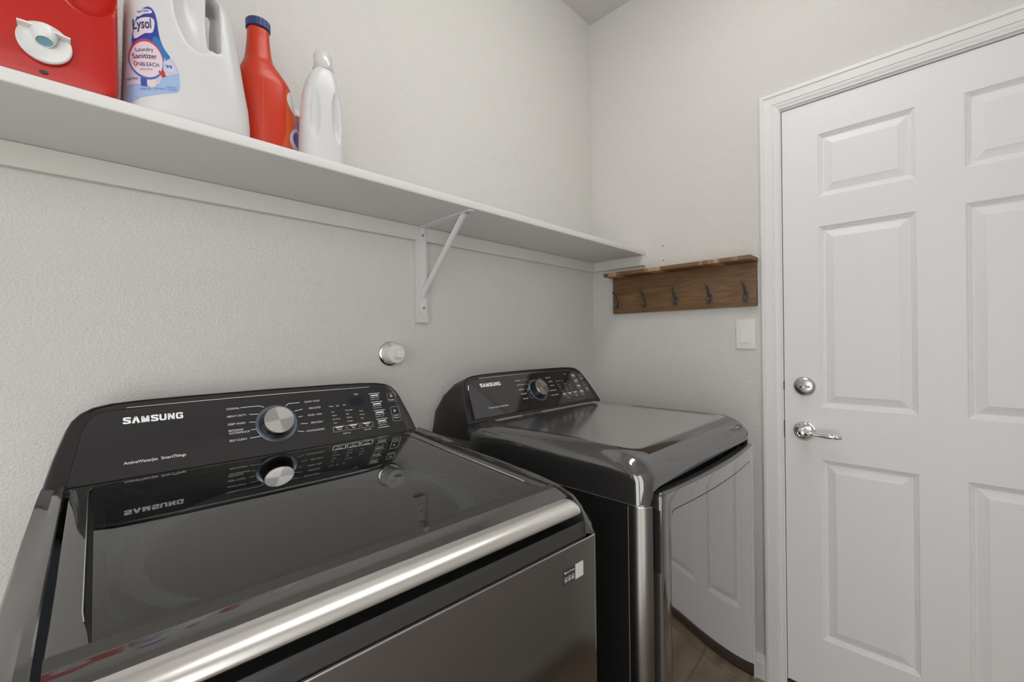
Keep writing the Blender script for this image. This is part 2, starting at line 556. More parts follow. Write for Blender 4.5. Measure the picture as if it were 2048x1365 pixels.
for i, j in holes:
    mb = MB()
    y0, z0 = dl(ys[i+1], zs[j]); y1, z1 = dl(ys[i], zs[j+1])
    rings = [[(d, y0+s, z0+s), (d, y1-s, z0+s), (d, y1-s, z1-s), (d, y0+s, z1-s)] for s, d in pprof]
    mb.loft(rings, True, False, True)
    o = mb.build('panel', 'door', door, smooth=False, recalc=False)
    o.data.flip_normals()

# deadbolt and lever (parts of the door)
cy, cz = dl(-.863, 1.060)
db = MB().lathe((0, cy, cz), (-1, 0, 0), [(.033, 0), (.033, .004), (.031, .0075), (.026, .011), (.018, .0135), (.008, .0145), (0, .0147)], 40).build('deadbolt', 'satin', door)
mb = MB()
mb.loft([[(-.013, cy+u*.0165, cz-.004), (-.013, cy+u*.0165, cz+.004), (-.013-dx, cy+u*.0165*k, cz+.0022*k), (-.013-dx, cy+u*.0165*k, cz-.0022*k)] for u, dx, k in ((-1.15, .004, 1), (-.7, .013, 1), (0, .017, 1), (.7, .013, 1), (1.15, .004, 1))], True, True, True)
mb.build('thumb_turn', 'chrome', db)
cy, cz = dl(-.862, .905)
hd = MB().lathe((0, cy, cz), (-1, 0, 0), [(.0335, 0), (.0335, .003), (.032, .005), (.030, .0055), (.029, .0085), (.025, .0115), (.018, .0135), (.0135, .015), (.0125, .03), (.0125, .040)], 40).build('door_handle', 'chrome', door)
mb = MB()
mb.lathe((-.040, cy, cz), (-1, 0, 0), [(.013, -.004), (.0155, 0), (.0165, .006), (.0155, .012), (.011, .015), (.0095, .0145), (.0085, .016), (.004, .0175), (0, .018)], 28)
mb.build('hub', 'chrome', hd)
mb = MB()
mb.lathe((-.047, cy-.010, cz), (0, -1, -.02), [(.0085, 0), (.0098, .004), (.0098, .007), (.008, .008), (.0098, .0095), (.0098, .012), (.0075, .0135), (.0070, .02), (.0080, .045), (.0098, .062), (.0105, .068), (.0098, .072), (.008, .075), (.0082, .084), (.0088, .088), (.0080, .091), (.0065, .093), (.0070, .0965), (.005, .100), (0, .101)], 20)
mb.build('lever', 'chrome', hd)

# ------------------------------------------------------------------ shelf with cleats
ZS0, ZS1, DSH = 1.6006, 1.6215, .2768
shelf = thing('wall_shelf', 'long white painted board shelf across the back wall', 'shelf', (XL, 0, ZS0))
def rel(o, mb_): return Matrix.Translation(-Vector(o.location))
sx = rel(shelf, None)
MB().box(XL+.0005, -.0005, -DSH, -.0005, ZS0, ZS1, .003, 3).build('board', 'shelf', shelf, xf=sx)
MB().box(XL+.0005, -.0005, -.018, -.0005, 1.5556, ZS0-.0003, .001, 1).build('cleat', 'cleat', shelf, xf=sx)
MB().box(-.018, -.0005, -.276, -.0185, 1.5556, ZS0-.0003, .001, 1).build('cleat', 'cleat', shelf, xf=sx)

# bracket
BX = -.993
br = thing('shelf_bracket', 'white metal shelf bracket with diagonal brace on a wooden wall block', 'bracket', (BX, 0, 1.293))
bxf = rel(br, None)
MB().box(BX-.0215, BX+.0205, -.0185, -.0005, 1.293, 1.5553, .001, 1).build('wall_block', 'cleat', br, xf=bxf)
aw = .0115
mb = MB()
prof = rrect(BX-aw, BX+aw, 1.318, 1.6, .009, 5)
mb.loft([[(p[0], -.0188, p[1]) for p in prof], [(p[0], -.0222, p[1]) for p in prof]], True, True, True)
mb.build('wall_arm', 'bracket', br, ang=20, xf=bxf)
mb = MB()
prof = rrect(BX-aw, BX+aw, -.268, -.0188, .009, 5)
mb.loft([[(p[0], p[1], 1.6002) for p in prof], [(p[0], p[1], 1.5970) for p in prof]], True, True, True)
mb.build('shelf_arm', 'bracket', br, ang=20, xf=bxf)
mb = MB()
mb.tube([(BX, -.0225, 1.375), (BX, -.03, 1.392), (BX, -.222, 1.588), (BX, -.235, 1.5965)], [.010, .0105, .0105, .010], 12, flat=.55, flatdir=(0, 1, 0))
mb.build('brace', 'bracket', br, xf=bxf)
for y, z, ax in ((-.0222, 1.572, (0, -1, 0)), (-.0222, 1.340, (0, -1, 0)), (-.0222, 1.346, (0, -1, 0))):
    MB().lathe((BX+.001, y, z), ax, [(.0042, 0), (.0042, .0008), (.003, .002), (0, .0024)], 14).build('screw', 'screw' if z > 1.5 or z < 1.343 else 'bracket', br, xf=bxf)
MB().lathe((BX+.001, -.245, 1.5970), (0, 0, -1), [(.0042, 0), (.0042, .0008), (.003, .002), (0, .0024)], 14).build('screw', 'screw', br, xf=bxf)

# ------------------------------------------------------------------ coat rack
rack = thing('coat_rack', 'brown wooden wall rack with a narrow top ledge', 'coat rack', (0, -.421, 1.349))
rxf = rel(rack, None)
MB().box(-.020, -.0008, -.7215, -.1215, 1.349, 1.5115, .0012, 2).build('back_board', 'wood', rack, xf=rxf)
MB().box(-.0945, -.0008, -.7235, -.119, 1.512, 1.5275, .0012, 2).build('top_board', 'wood_edge', rack, xf=rxf)
for hy, hz in ((-.150, 1.392), (-.283, 1.391), (-.420, 1.390), (-.557, 1.389), (-.688, 1.388)):
    hk = MB()
    prof = [(-.5, .012), (-.46, .35), (-.3, .85), (0, 1), (.3, .85), (.46, .35), (.5, .012)]
    ringsA = []
    n = 24
    for k, dx in ((1, 0), (1, .002), (.86, .0035)):
        ringsA.append([(-.020-dx, hy+math.cos(2*PI*i/n)*.0105*k*(1 if math.sin(2*PI*i/n) < .2 else .92), hz+math.sin(2*PI*i/n)*.0225*k) for i in range(n)])
    hk.loft(ringsA, True, True, True)
    ho = hk.build('hook', 'iron', rack, xf=rxf)
    mb = MB()
    mb.tube([(-.023, hy, hz+.006), (-.030, hy, hz+.012), (-.037, hy, hz+.022), (-.044, hy, hz+.034), (-.055, hy, hz+.041), (-.0585, hy, hz+.0445), (-.0600, hy, hz+.046), (-.0622, hy, hz+.0485), (-.0648, hy, hz+.051), (-.0662, hy, hz+.0525)],
            [.0056, .0054, .0046, .0042, .0040, .0042, .0056, .0064, .0050, .0005], 12)
    mb.build('upper_prong', 'iron', ho, xf=rxf)
    mb = MB()
    mb.tube([(-.023, hy, hz-.004), (-.030, hy, hz-.015), (-.038, hy, hz-.019), (-.045, hy, hz-.014), (-.047, hy, hz-.007), (-.0472, hy, hz-.004), (-.0472, hy, hz-.001), (-.0472, hy, hz+.0015)],
            [.0055, .0055, .005, .0045, .0045, .0058, .0050, .0005], 12)
    mb.build('lower_prong', 'iron', ho, xf=rxf)
    for dz in (.016, -.0165):
        MB().lathe((-.0233, hy, hz+dz), (-1, 0, 0), [(.0032, 0), (.0028, .0012), (0, .0016)], 12).build('screw', 'screw', ho, xf=rxf)

# ------------------------------------------------------------------ light switch
sw = thing('light_switch', 'white rocker light switch on the wall beside the door casing', 'light switch', (0, -.678, 1.189))
sxf = rel(sw, None)
mb = MB()
rings = []
for s, d in ((0, 0), (0, .003), (.0015, .0055), (.004, .0062)):
    rings.append([(-d, p[0], p[1]) for p in rrect(-.7115+s, -.6445-s, 1.189+s, 1.3015-s, .003, 4)])
mb.loft(rings, True, True, True)
mb.build('plate', 'plastic_white', sw, ang=25, xf=sxf)
mb = MB()
mb.add([(-.0063, -.694, 1.2125), (-.0063, -.661, 1.2125), (-.0063, -.661, 1.2785), (-.0063, -.694, 1.2785),
        (-.0100, -.693, 1.2135), (-.0100, -.662, 1.2135), (-.0070, -.662, 1.2775), (-.0070, -.693, 1.2775)],
       [(0, 1, 2, 3), (4, 5, 6, 7), (0, 1, 5, 4), (1, 2, 6, 5), (2, 3, 7, 6), (3, 0, 4, 7)])
mb.build('rocker', 'plastic_white', sw, smooth=False, xf=sxf)
for z in (1.199, 1.2915):
    MB().lathe((-.0062, -.678, z), (-1, 0, 0), [(.003, 0), (.0028, .0008), (0, .0011)], 12).build('screw', 'trim', sw, xf=sxf)

# holes left in the right wall
for z, lb in ((1.630, 'upper small screw hole in the wall above the coat rack'), (1.568, 'lower small screw hole in the wall just above the coat rack')):
    o = MB().lathe((-.0003, -.357, z), (-1, 0, 0), [(.0026, 0), (.0024, .0007), (.0016, .0009), (.0014, .0002), (0, .0001)], 12).build('screw_hole', 'hole')
    tag(o, lb, 'screw hole', 'screw holes in the right wall')

# ------------------------------------------------------------------ capped pipe outlet
pp = thing('pipe_outlet', 'white capped pipe stub with a chrome ring on the back wall', 'pipe', (-1.103, 0, 1.197))
pc = (0, 0, 0)
MB().lathe((0, -.0005, 0), (0, -1, 0), [(.0385, 0), (.0385, .002), (.037, .005), (.033, .008), (.0285, .009)], 40).build('wall_ring', 'chrome', pp)
MB().lathe((0, -.006, 0), (0, -1, 0), [(.0275, 0), (.0275, .029), (.0255, .031), (.0255, .0325)], 36).build('stub', 'pvc', pp)
cp = MB().lathe((0, -.038, 0), (0, -1, 0), [(.0265, 0), (.0278, .001), (.0278, .006), (.0265, .0075), (.023, .008), (.0225, .0065), (.015, .0062), (0, .006)], 36).build('cap', 'pvc', pp)
MB().box(-.0095, .0135, -.062, -.043, -.0110, .0110, .0015, 2).build('square_lug', 'pvc', cp)

# ------------------------------------------------------------------ ceiling lamp (above and behind the view)
lamp = thing('ceiling_lamp', 'long white fluorescent ceiling lamp with a wraparound diffuser', 'ceiling lamp', (-.93, -.86, ZC))
mb = MB().box(-.54, .54, -.10, .10, -.03, -.0005, .004, 2)
mb.build('housing', 'plastic_white', lamp)
mb = MB()
n = 10
rings = [[(x, .093*math.cos(PI*k/n), -.03-.052*math.sin(PI*k/n)) for k in range(n+1)] for x in (-.53, .53)]
mb.loft(rings, False)
mb.add(rings[0], [tuple(range(n+1))]); mb.add(rings[1], [tuple(range(n+1))])
mb.build('diffuser', 'lamp', lamp)


# ------------------------------------------------------------------ laundry machines: shared console
CON = [(.350, 0), (.3435, .03), (.337, .058), (.3295, .085), (.3215, .112), (.3145, .1285), (.304, .141), (.289, .1500), (.265, .1555), (.22, .1585), (.15, .1600), (.07, .1605)]
CONP = [(.318, .009), (.312, .04), (.3055, .075), (.2995, .106), (.293, .1235), (.283, .1335), (.266, .1390), (.24, .1415), (.17, .1435), (.08, .1445)]


def mirror_outline(half):
    return [(-u, t) for u, t in half]+[(0, half[-1][1]+.0005)]+[(u, t) for u, t in reversed(half)]


def face_place(v0, z0, v1, z1):
    L = math.hypot(v1-v0, z1-z0)
    dv, dz = (v1-v0)/L, (z1-z0)/L
    nv, nz = -dz, dv
    def place(u, t, h=0.0):
        return (u, v0+dv*t+nv*h, z0+dz*t+nz*h)
    return place


def console(root, place, zlow, vback, washer=True):
    out = mirror_outline(CON)
    rings = []
    # back ring (vertical plane), sides swelling to the front edge, then the rim, then the recessed face
    def pr(u, t, k, h):
        tc_ = .07
        return place(u*k, tc_+(t-tc_)*k if t > 0.001 else t, h)
    hull = []
    for f_, k_, g_ in ((1, .05, .9), (.85, .40, .95), (.5, .70, .8), (.2, .90, .45)):
        ring = []
        gg = g_*(.3 if washer else 1.0)
        for u, t in out:
            x, v, z = place(u, t, -.004)
            side = max(0, min(1, (abs(u)-.16)/.10))
            uu = u+(math.copysign(.349, u)-u)*gg*side
            ring.append((uu, v+(vback-v)*f_, zlow if t < 1e-6 else zlow+(z-zlow)*k_))
        hull.append(ring)
    front = [place(u, t, -.004) for u, t in out]
    if zlow < 0.97:
        front[0] = (front[0][0], front[0][1], zlow); front[-1] = (front[-1][0], front[-1][1], zlow)
    rim = [pr(u, t, .992, .0015) for u, t in out]
    rim2 = [pr(u, t, .978, .0018) for u, t in out]
    inn = [pr(u, t, .966, -.001) for u, t in out]
    mb = MB()
    mb.loft(hull+[front, rim, rim2, inn], True, True, True)
    mb.build('console', 'console', root, ang=40)
    # control panel plate
    po = mirror_outline(CONP)
    mb = MB()
    mb.loft([[place(u, t, -.001) for u, t in po], [place(u, t, .0012) for u, t in po], [place(u*.994, t*.99+.0006, .0020) for u, t in po]], True, True, True)
    cp_ = mb.build('control_panel', 'panel', root, smooth=False)
    # thin bright line along the top edge of the panel
    mb = MB()
    top = [(u, .1425+.0022*(1-(abs(u)/.25)**2)) for u in [-.24+.48*k/24 for k in range(25)]]
    mb.loft([[place(u, t, .0016), place(u, t+.0016, .0016), place(u, t+.0016, .0030), place(u, t, .0030)] for u, t in top], True, True, True)
    mb.build('top_trim', 'silverline', cp_, smooth=False)
    H = .0023
    def P(x, y): return place(x, y, H)
    # lettering
    mb = MB()
    logotype(mb, -.2455, .1115, .0130, .0885, P)
    if washer:
        put_text(mb, 'ActiveWaterJet', -.246, .0345, .0052, P, width=.048, bold=.012)
        put_text(mb, 'SmartThings', -.193, .0345, .0052, P, width=.0375, bold=.012)
        left = ['NORMAL', 'HEAVY DUTY', 'DEEP WASH', ('BEDDING/', 'WATERPROOF'), 'SELF CLEAN']
        right = ['QUICK WASH', 'DELICATES', 'RINSE + SPIN', 'SPIN ONLY', 'DOWNLOADED']
    else:
        put_text(mb, 'Moisture Sensor', -.247, .0360, .0050, P, width=.046, bold=.012)
        put_text(mb, 'SmartThings', -.197, .0360, .0050, P, width=.036, bold=.012)
        left = ['NORMAL', 'HEAVY DUTY', 'BEDDING', 'DELICATES', 'AIR FLUFF']
        right = ['QUICK DRY', 'SANITIZE', 'TIME DRY', 'STEAM REFRESH', 'DOWNLOADED']
    for s, t in zip(left, (.119, .102, .0845, .0675, .049)):
        if isinstance(s, tuple):
            put_text(mb, s[0], -.082, t+.003, .0042, P, bold=.008); put_text(mb, s[1], -.082, t-.003, .0042, P, width=.0385, bold=.008)
        else:
            put_text(mb, s, -.082, t, .0042, P, bold=.008)
    for s, t in zip(right, (.118, .101, .084, .065, .0465)):
        vs_, fs_, wd = text2d(s)
        put_text(mb, s, .109-wd*.0042*.92, t, .0042, P, width=wd*.0042*.92, bold=.008)
    # small status words
    words = [['Hot', 'Warm', 'Eco Warm', 'Cold'], ['Extra High', 'High', 'Medium', 'No Spin'], ['Heavy', 'Normal', 'Light']]
    if not washer:
        words = [['High', 'Medium', 'Low', 'Extra Low'], ['Very Dry', 'Dry', 'Normal', 'Damp'], ['60', '50', '40']]
    for c, col in enumerate(words):
        for r_, s in enumerate(col):
            put_text(mb, s, .132+c*.034, .0860-r_*.0095-(0 if c < 2 else .006), .0030, P, bold=.006)
    for s, x in (('Temp', .1285), ('Spin', .146), ('Soil', .163)):
        put_text(mb, s, x, .1005, .0032, P)
    put_text(mb, 'Delay', .196, .126, .0034, P)
    for k, s in enumerate(('Temp.', 'Spin', 'Soil') if washer else ('Dryness', 'Temp.', 'Time')):
        vs_, fs_, wd = text2d(s)
        x = .1435+k*.0345
        put_text(mb, s, x-wd*.0036/2, .0405, .0036, P, bold=.008)
    put_text(mb, 'Hold 3 sec', .150, .0285, .0030, P); put_text(mb, 'Fabric Soft', .203, .0300, .0030, P)
    for k, s in enumerate(('Delay End', 'Pre Soak', 'Deep Fill', 'My Cycle') if washer else ('Delay End', 'Wrinkle', 'Damp Alert', 'Eco Dry')):
        put_text(mb, s, .237+.0018*k, .1125-.0237*k, .0034, P, bold=.008, width=.024)
        put_text(mb, 'Hold 3 sec', .237+.0018*k, .1070-.0237*k, .0024, P, width=.022)
    put_text(mb, 'Power', .2865, .1005, .0040, P, width=.0155, bold=.008)
    put_text(mb, 'Start', .2895, .0560, .0042, P, width=.0150, bold=.008)
    put_text(mb, 'Pause', .2895, .0495, .0042, P, width=.0150, bold=.008)
    tag(mb.build('lettering', 'print', cp_, smooth=False, recalc=False), kind='stuff')
    # guide lines, icons
    mb = MB()
    def line(pts, wd=.0005):
        for a, b in zip(pts, pts[1:]):
            d = Vector((b[0]-a[0], b[1]-a[1])); n_ = Vector((-d.y, d.x)).normalized()*wd
            mb.add([P(a[0]+n_.x, a[1]+n_.y), P(a[0]-n_.x, a[1]-n_.y), P(b[0]-n_.x, b[1]-n_.y), P(b[0]+n_.x, b[1]+n_.y)], [(0, 1, 2, 3)])
    line([(-.056, .1215), (-.020, .1215), (-.0105, .117)]); line([(-.041, .1040), (-.022, .1025)]); line([(-.043, .0865), (-.029, .0850)])
    line([(-.041, .0690), (-.030, .0690)]); line([(-.045, .0510), (-.024, .0520)])
    line([(.064, .1200), (.040, .1200), (.033, .115)]); line([(.068, .1030), (.050, .1000)]); line([(.066, .086), (.056, .085)])
    line([(.074, .067), (.059, .068)]); line([(.064, .0485), (.050, .052)])
    for k in range(4):
        x = .234+.0018*k; t = .1245-.0237*k
        line([(x, t), (x+.031, t)], .0006)
    line([(.2395, .0310), (.270, .0310)], .0006)
    # power icon
    line([(.2955+.0032*math.cos(a), .1130+.0032*math.sin(a)) for a in [PI*.65+2*PI*.85*k/14 for k in range(15)]], .0005)
    line([(.2955, .1125), (.2955, .1172)], .0005)
    # start icon
    line([(.2935, .0735), (.2935, .0675), (.2985, .0705), (.2935, .0735)], .0006)
    tag(mb.build('guide_lines', 'print' if washer else 'greyprint', cp_, smooth=False, recalc=False), kind='stuff')
    # display window
    mb = MB()
    mb.loft([[place(p[0], p[1], .0020) for p in rrect(.180, .218, .098, .119, .002, 3)], [place(p[0], p[1], .0022) for p in rrect(.180, .218, .098, .119, .002, 3)]], True, True, True)
    mb.build('display', 'display', cp_, smooth=False)
    # buttons with bright outlines
    def button(x0, x1, t0, t1, r, lw=.0008):
        m2 = MB()
        a = rrect(x0, x1, t0, t1, r, 4); b = rrect(x0+lw, x1-lw, t0+lw, t1-lw, r-lw, 4)
        m2.loft([[place(p[0], p[1], .0019) for p in a], [place(p[0], p[1], .0027) for p in a], [place(p[0], p[1], .0027) for p in b], [place(p[0], p[1], .0022) for p in b]], True, False, False)
        m2.loft([[place(p[0], p[1], .00215) for p in b], [place(p[0], p[1], .0022) for p in b]], True, False, True, 1)
        m2.build('button', ['silverline', 'panel'], cp_, smooth=False)
    for k in range(3):
        button(.128+.0345*k, .159+.0345*k, .0360, .0500, .0018)
    button(.2835, .3065, .0975, .1210, .0035)
    button(.2845, .3085, .0415, .0820, .0040)
    # pointed lens marks above the three buttons and beside the column
    m2 = MB()
    for k in range(3):
        x = .1435+k*.0345
        m2.add([P(x-.011, .0485), P(x+.011, .0485), P(x+.007, .0460), P(x-.007, .0460)], [(0, 1, 2, 3)])
    for k in range(4):
        x = .249+.0018*k; t = .1190-.0237*k
        m2.add([P(x-.012, t+.0015), P(x+.012, t+.0015), P(x+.009, t-.0015), P(x-.009, t-.0015)], [(0, 1, 2, 3)])
    tag(m2.build('indicator_marks', 'print', cp_, smooth=False, recalc=False), kind='stuff')
    # dial
    cu, ct = .0105, .0765
    c = Vector(place(cu, ct, 0)); nrm = Vector(place(0, 0, 1))-Vector(place(0, 0, 0))
    do = MB().lathe(c, nrm, [(.0345, .0015), (.0335, .012), (.0315, .018), (.0312, .0215), (.0305, .0240)], 56).build('dial', 'blackgloss', root, ang=30)
    MB().lathe(c, nrm, [(.0425, .001), (.0425, .0032), (.0412, .0040), (.0355, .0032), (.0350, .0015)], 56).build('dial_ring', 'bluegrey', do, ang=30)
    fo = MB().lathe((0, 0, 0), (0, 0, 1), [(.0302, 0), (.0302, .0022), (.0295, .0030), (0, .0030)], 56).build('dial_face', 'dial', None, ang=30)
    e1 = Vector((1, 0, 0)); e3 = nrm.normalized(); e2 = e3.cross(e1)
    fo.matrix_local = Matrix.Translation(c+nrm.normalized()*.0236) @ Matrix((e1, e2, e3)).transposed().to_4x4() @ Matrix.Rotation(math.radians(8), 4, 'Z')
    fo.parent = do
    return cp_


HW = .3475
TH_W = math.radians(3.0)

# ------------------------------------------------------------------ washer
wo = Vector((-1.16, -.778, 0))-Vector((math.cos(TH_W), -math.sin(TH_W), 0))*(.343+.0045)
washer = thing('washing_machine', 'black top-load washing machine with a glass lid and chrome lid handle', 'washing machine', (wo.x, wo.y, ZF), -TH_W)
LIFT = Matrix.Translation((0, 0, -ZF))       # parts are written with z above the door datum
wxf = LIFT
ROOTS = {}


def sub_empty_shift(root):
    pass


def arc(cx, cy, r, a0, a1, n=8):
    return [(cx+r*math.cos(a0+(a1-a0)*k/n), cy+r*math.sin(a0+(a1-a0)*k/n)) for k in range(n+1)]


# cabinet and front
MB().box(-HW, HW, .0435, .70, .0, .9045, .0015, 1).build('cabinet', 'sideblack', washer, smooth=False, xf=wxf)
R = .014
poly = [(-HW, .042)]+arc(-HW+R, R, R, PI, 1.5*PI)+arc(HW-R, R, R, 1.5*PI, 2*PI)+[(HW, .042)]
poly = [(x*1.004, v-.0015) for x, v in poly]
MB().prism(poly, .0, .9045, .0018, 2).build('front_panel', 'brushed', washer, ang=30, xf=wxf)
MB().box(-.336, .336, -.0030, .001, .9030, .9054, .0009, 2).build('panel_highlight', 'silverline', washer, xf=wxf)  # bright bar added for the highlight along the panel's polished top edge
for sx_ in (-1, 1):
    for v in (.06, .64):
        MB().lathe((sx_*.28, v, ZF), (0, 0, 1), [(.022, 0), (.022, .008), (.012, .012), (.012, .032)], 16).build('foot', 'blackmatte', washer, xf=wxf)

# top frame: two side rails, front band with the handle pocket, rear deck
def taper(mb_):
    mb_.v = [(u+(.0105*(1-v/.56)*min(1, -u/.29) if u < 0 else 0), v, z) for u, v, z in mb_.v]
    return mb_
ZI = [(0, .930), (.006, .938), (.014, .950), (.033, .9655), (.064, .9755), (.143, .984), (.231, .989), (.377, .994), (.48, .999), (.56, 1.001)]
ZO = [(0, .906), (.012, .914), (.026, .921), (.084, .942), (.176, .958), (.339, .979), (.505, .995), (.56, .998)]
stat = [0, .006, .014, .024, .033, .048, .064, .084, .11, .143, .176, .231, .30, .377, .43, .48, .52, .555, .585]
mb = MB()
for sg in (1, -1):
    rings = []
    for v in stat:
        zi, zo = interp(ZI, v), interp(ZO, v)
        k = max(0, 1-v/.03)
        rd = R-math.sqrt(max(0, R*R-(R-v)**2)) if v < R else 0     # front plan corner
        ho = HW-rd
        inn_ = .3185-rd*.3
        pts = [(inn_, .912), (inn_, zi-.0015), (inn_+.0012, zi), (inn_+.007, zi-.001), (inn_+.013, zi-.004-(zi-zo)*.18), (ho-.006, zo+(zi-zo)*.45), (ho-.002, zo+.004), (ho, zo-.006), (ho, .905)]
        if sg < 0:
            tz = .0105*(1-min(v, .56)/.56)
            pts = [(u-tz*max(0, min(1, (ho-.004-u)/(ho-.004-inn_))), z) for u, z in pts]
        rings.append([(sg*u, v, z) for u, z in pts])
    mb.loft(rings, True, True, True)
    mb.build('side_rail', 'deckdark', washer, ang=40, xf=wxf)
    mb = MB()
bp = [(.003, .905), (.003, .924), (.0038, .9275), (.006, .9300), (.010, .929), (.022, .920), (.05, .914), (.0585, .914), (.0585, .905)]
us = [-.3205+.641*k/20 for k in range(21)]
mb.loft([[(u, v, z) for v, z in bp] for u in us], True, True, True)
mb.build('front_band', 'bandplastic', washer, ang=40, xf=wxf)
MB().box(-HW, HW, .578, .715, .905, .9835, .004, 2).build('rear_deck', 'deckdark', washer, ang=40, xf=wxf)
MB().box(-.318, .318, .0586, .0606, .9, .952).build('pocket_back', 'blackmatte', washer, smooth=False, xf=wxf)
# strip between lid and console
mb = MB()
rings = []
for v, z in ((.5625, .968), (.5625, .986), (.566, .9885), (.580, .9885), (.592, .987), (.6, .982)):
    rings.append([(u, v, z) for u in [-.3215+.643*k/8 for k in range(9)]])
mb.loft(rings, False)
mb.build('hinge_cover', 'blackgloss', washer, xf=wxf)
MB().box(.3225, .337, .455, .475, .982, .9995, .003, 2).build('hinge_cap', 'deckdark', washer, xf=wxf)

# lid
LU = .3125
GU = .2835
GV0, GV1 = .0765, .552
def zg(v): return .9752+.0500*(v-GV0)
def strip(prof, us_):
    return MB().loft([[(u, v, z) for v, z in prof] for u in us_], False)
usf = [-LU+2*LU*k/24 for k in range(25)]
lid = strip([(.060, .945), (.036, .947), (.036, .9635), (.046, .9675), (.058, .9712), (.070, .9742), (GV0, .9752), (GV0+.0005, .9720)], usf); lid = taper(lid).build('lid', 'paintdark', washer, ang=40, xf=wxf)
strip([(GV1, zg(GV1)-.004), (GV1, zg(GV1)), (.5605, zg(.5605)), (.5605, .97)], usf).build('back_rail', 'paintdark', lid, ang=40, xf=wxf)
for sg in (-1, 1):
    ra = []; rb_ = []
    for k in range(25):
        v = GV0+(GV1-GV0)*k/24
        z = zg(v)
        e = min(1, max(0, min((v-GV0)/.06, (GV1-v)/.012)))
        e = e*e*(3-2*e)
        c1 = GU+.0012+.0050*e
        dp = .001+.008*e
        ra.append([(sg*u, v, zz) for u, zz in ((GU, z-.004), (GU+.0004, z-dp), (c1-.0004, z-dp), (c1, z-.0012))])
        rb_.append([(sg*u, v, zz) for u, zz in ((c1, z-.0012), (c1+.0005, z-.0003), (c1+.0012, z), (LU-.003, z), (LU-.0006, z-.0012), (LU, z-.004), (LU, z-.022))])
    taper(MB().loft(rb_, False)).build('lid_side', 'paintdark', lid, ang=40, xf=wxf)
    taper(MB().loft([[(sg*(r_[0][0]*sg-.0006), r_[0][1], r_[0][2]), (sg*(r_[0][0]*sg+.0002), r_[0][1], r_[0][2]+.0014), (sg*(r_[0][0]*sg+.0011), r_[0][1], r_[0][2]+.0014), (sg*(r_[0][0]*sg+.0014), r_[0][1], r_[0][2]+.0008)] for r_ in rb_[2:-1]], False)).build('lip_highlight', 'silverline', lid, ang=60, xf=wxf)  # silver strip added for the highlight on the slot's outer lip
    taper(MB().loft(ra, False)).build('side_channel', 'blackmatte', lid, ang=40, xf=wxf)
mb = MB()
mb.add([(-GU+2*GU*a/10, GV0+(GV1-GV0)*b/8, 0) for b in range(9) for a in range(11)], [(b*11+a, b*11+a+1, b*11+a+12, b*11+a+11) for b in range(8) for a in range(10)])
mb.v = [(u, v, z+zg(v)) for u, v, z in mb.v]
taper(mb).build('glass', 'glass', lid, smooth=False, xf=wxf)
# dark printed border under the glass, open over the tub
mb = MB()
ro = rrect(-GU, GU, GV0, GV1, .004, 8)
ri = rrect(-GU+.012, GU-.012, GV0+.016, GV1-.03, .03, 8)
mb.loft([[(p[0], p[1], zg(p[1])-.0022) for p in ro], [(p[0], p[1], zg(p[1])-.0022) for p in ri]], True)
taper(mb).build('glass_border', 'blackmatte', lid, smooth=False, xf=wxf)
mb = MB()
cprof = [(.0362, .9632), (.030, .9636), (.022, .9630), (.014, .9606), (.0075, .9570), (.0035, .9525), (.0020, .9485), (.0035, .9450), (.009, .9430), (.020, .9425), (.0362, .9445)]
cc = (.024, .953)
rings = []
for u, k in [(-LU+.0005, .55), (-LU+.002, .8), (-LU+.005, .94), (-LU+.010, 1)]+[(-.30+.6*i/16, 1) for i in range(17)]+[(LU-.010, 1), (LU-.005, .94), (LU-.002, .8), (LU-.0005, .55)]:
    rings.append([(u, cc[0]+(v-cc[0])*k, cc[1]+(z-cc[1])*k) for v, z in cprof])
mb.loft(rings, True, True, True)
taper(mb).build('lid_handle', 'lidchrome', lid, ang=50, xf=wxf)

# tub seen through the glass
mb = MB()
mb.lathe((0, .315, .60), (0, 0, 1), [(.20, 0), (.235, .02), (.245, .1), (.245, .305), (.232, .325), (.232, .335), (.250, .345), (.262, .340)], 64)
mb.f = mb.f[:-2]; mb.m = mb.m[:-2]
mb.build('drum', 'drum', washer, ang=30, recalc=False, xf=wxf)
ra, rb_ = [], []
for k in range(64):
    a = 2*PI*k/64; c, s_ = math.cos(a), math.sin(a)
    t = min(.318/max(abs(c), 1e-6), (.258 if s_ > 0 else .253)/max(abs(s_), 1e-6))
    ra.append((c*t, .315+s_*t, .918)); rb_.append((c*.2525, .315+s_*.2525, .918))
MB().loft([ra, rb_], True).build('tub_deck', flat('tub_deck_grey', 150, 158, 166), washer, smooth=False, recalc=False, xf=wxf)

wplace0 = face_place(.590, .985, .655, 1.113)
wplace = lambda u, t, h=0.0: (lambda a: (a[0], a[1], a[2]-ZF))(wplace0(u, t, h))
console(washer, wplace, .975-ZF, .715, True)

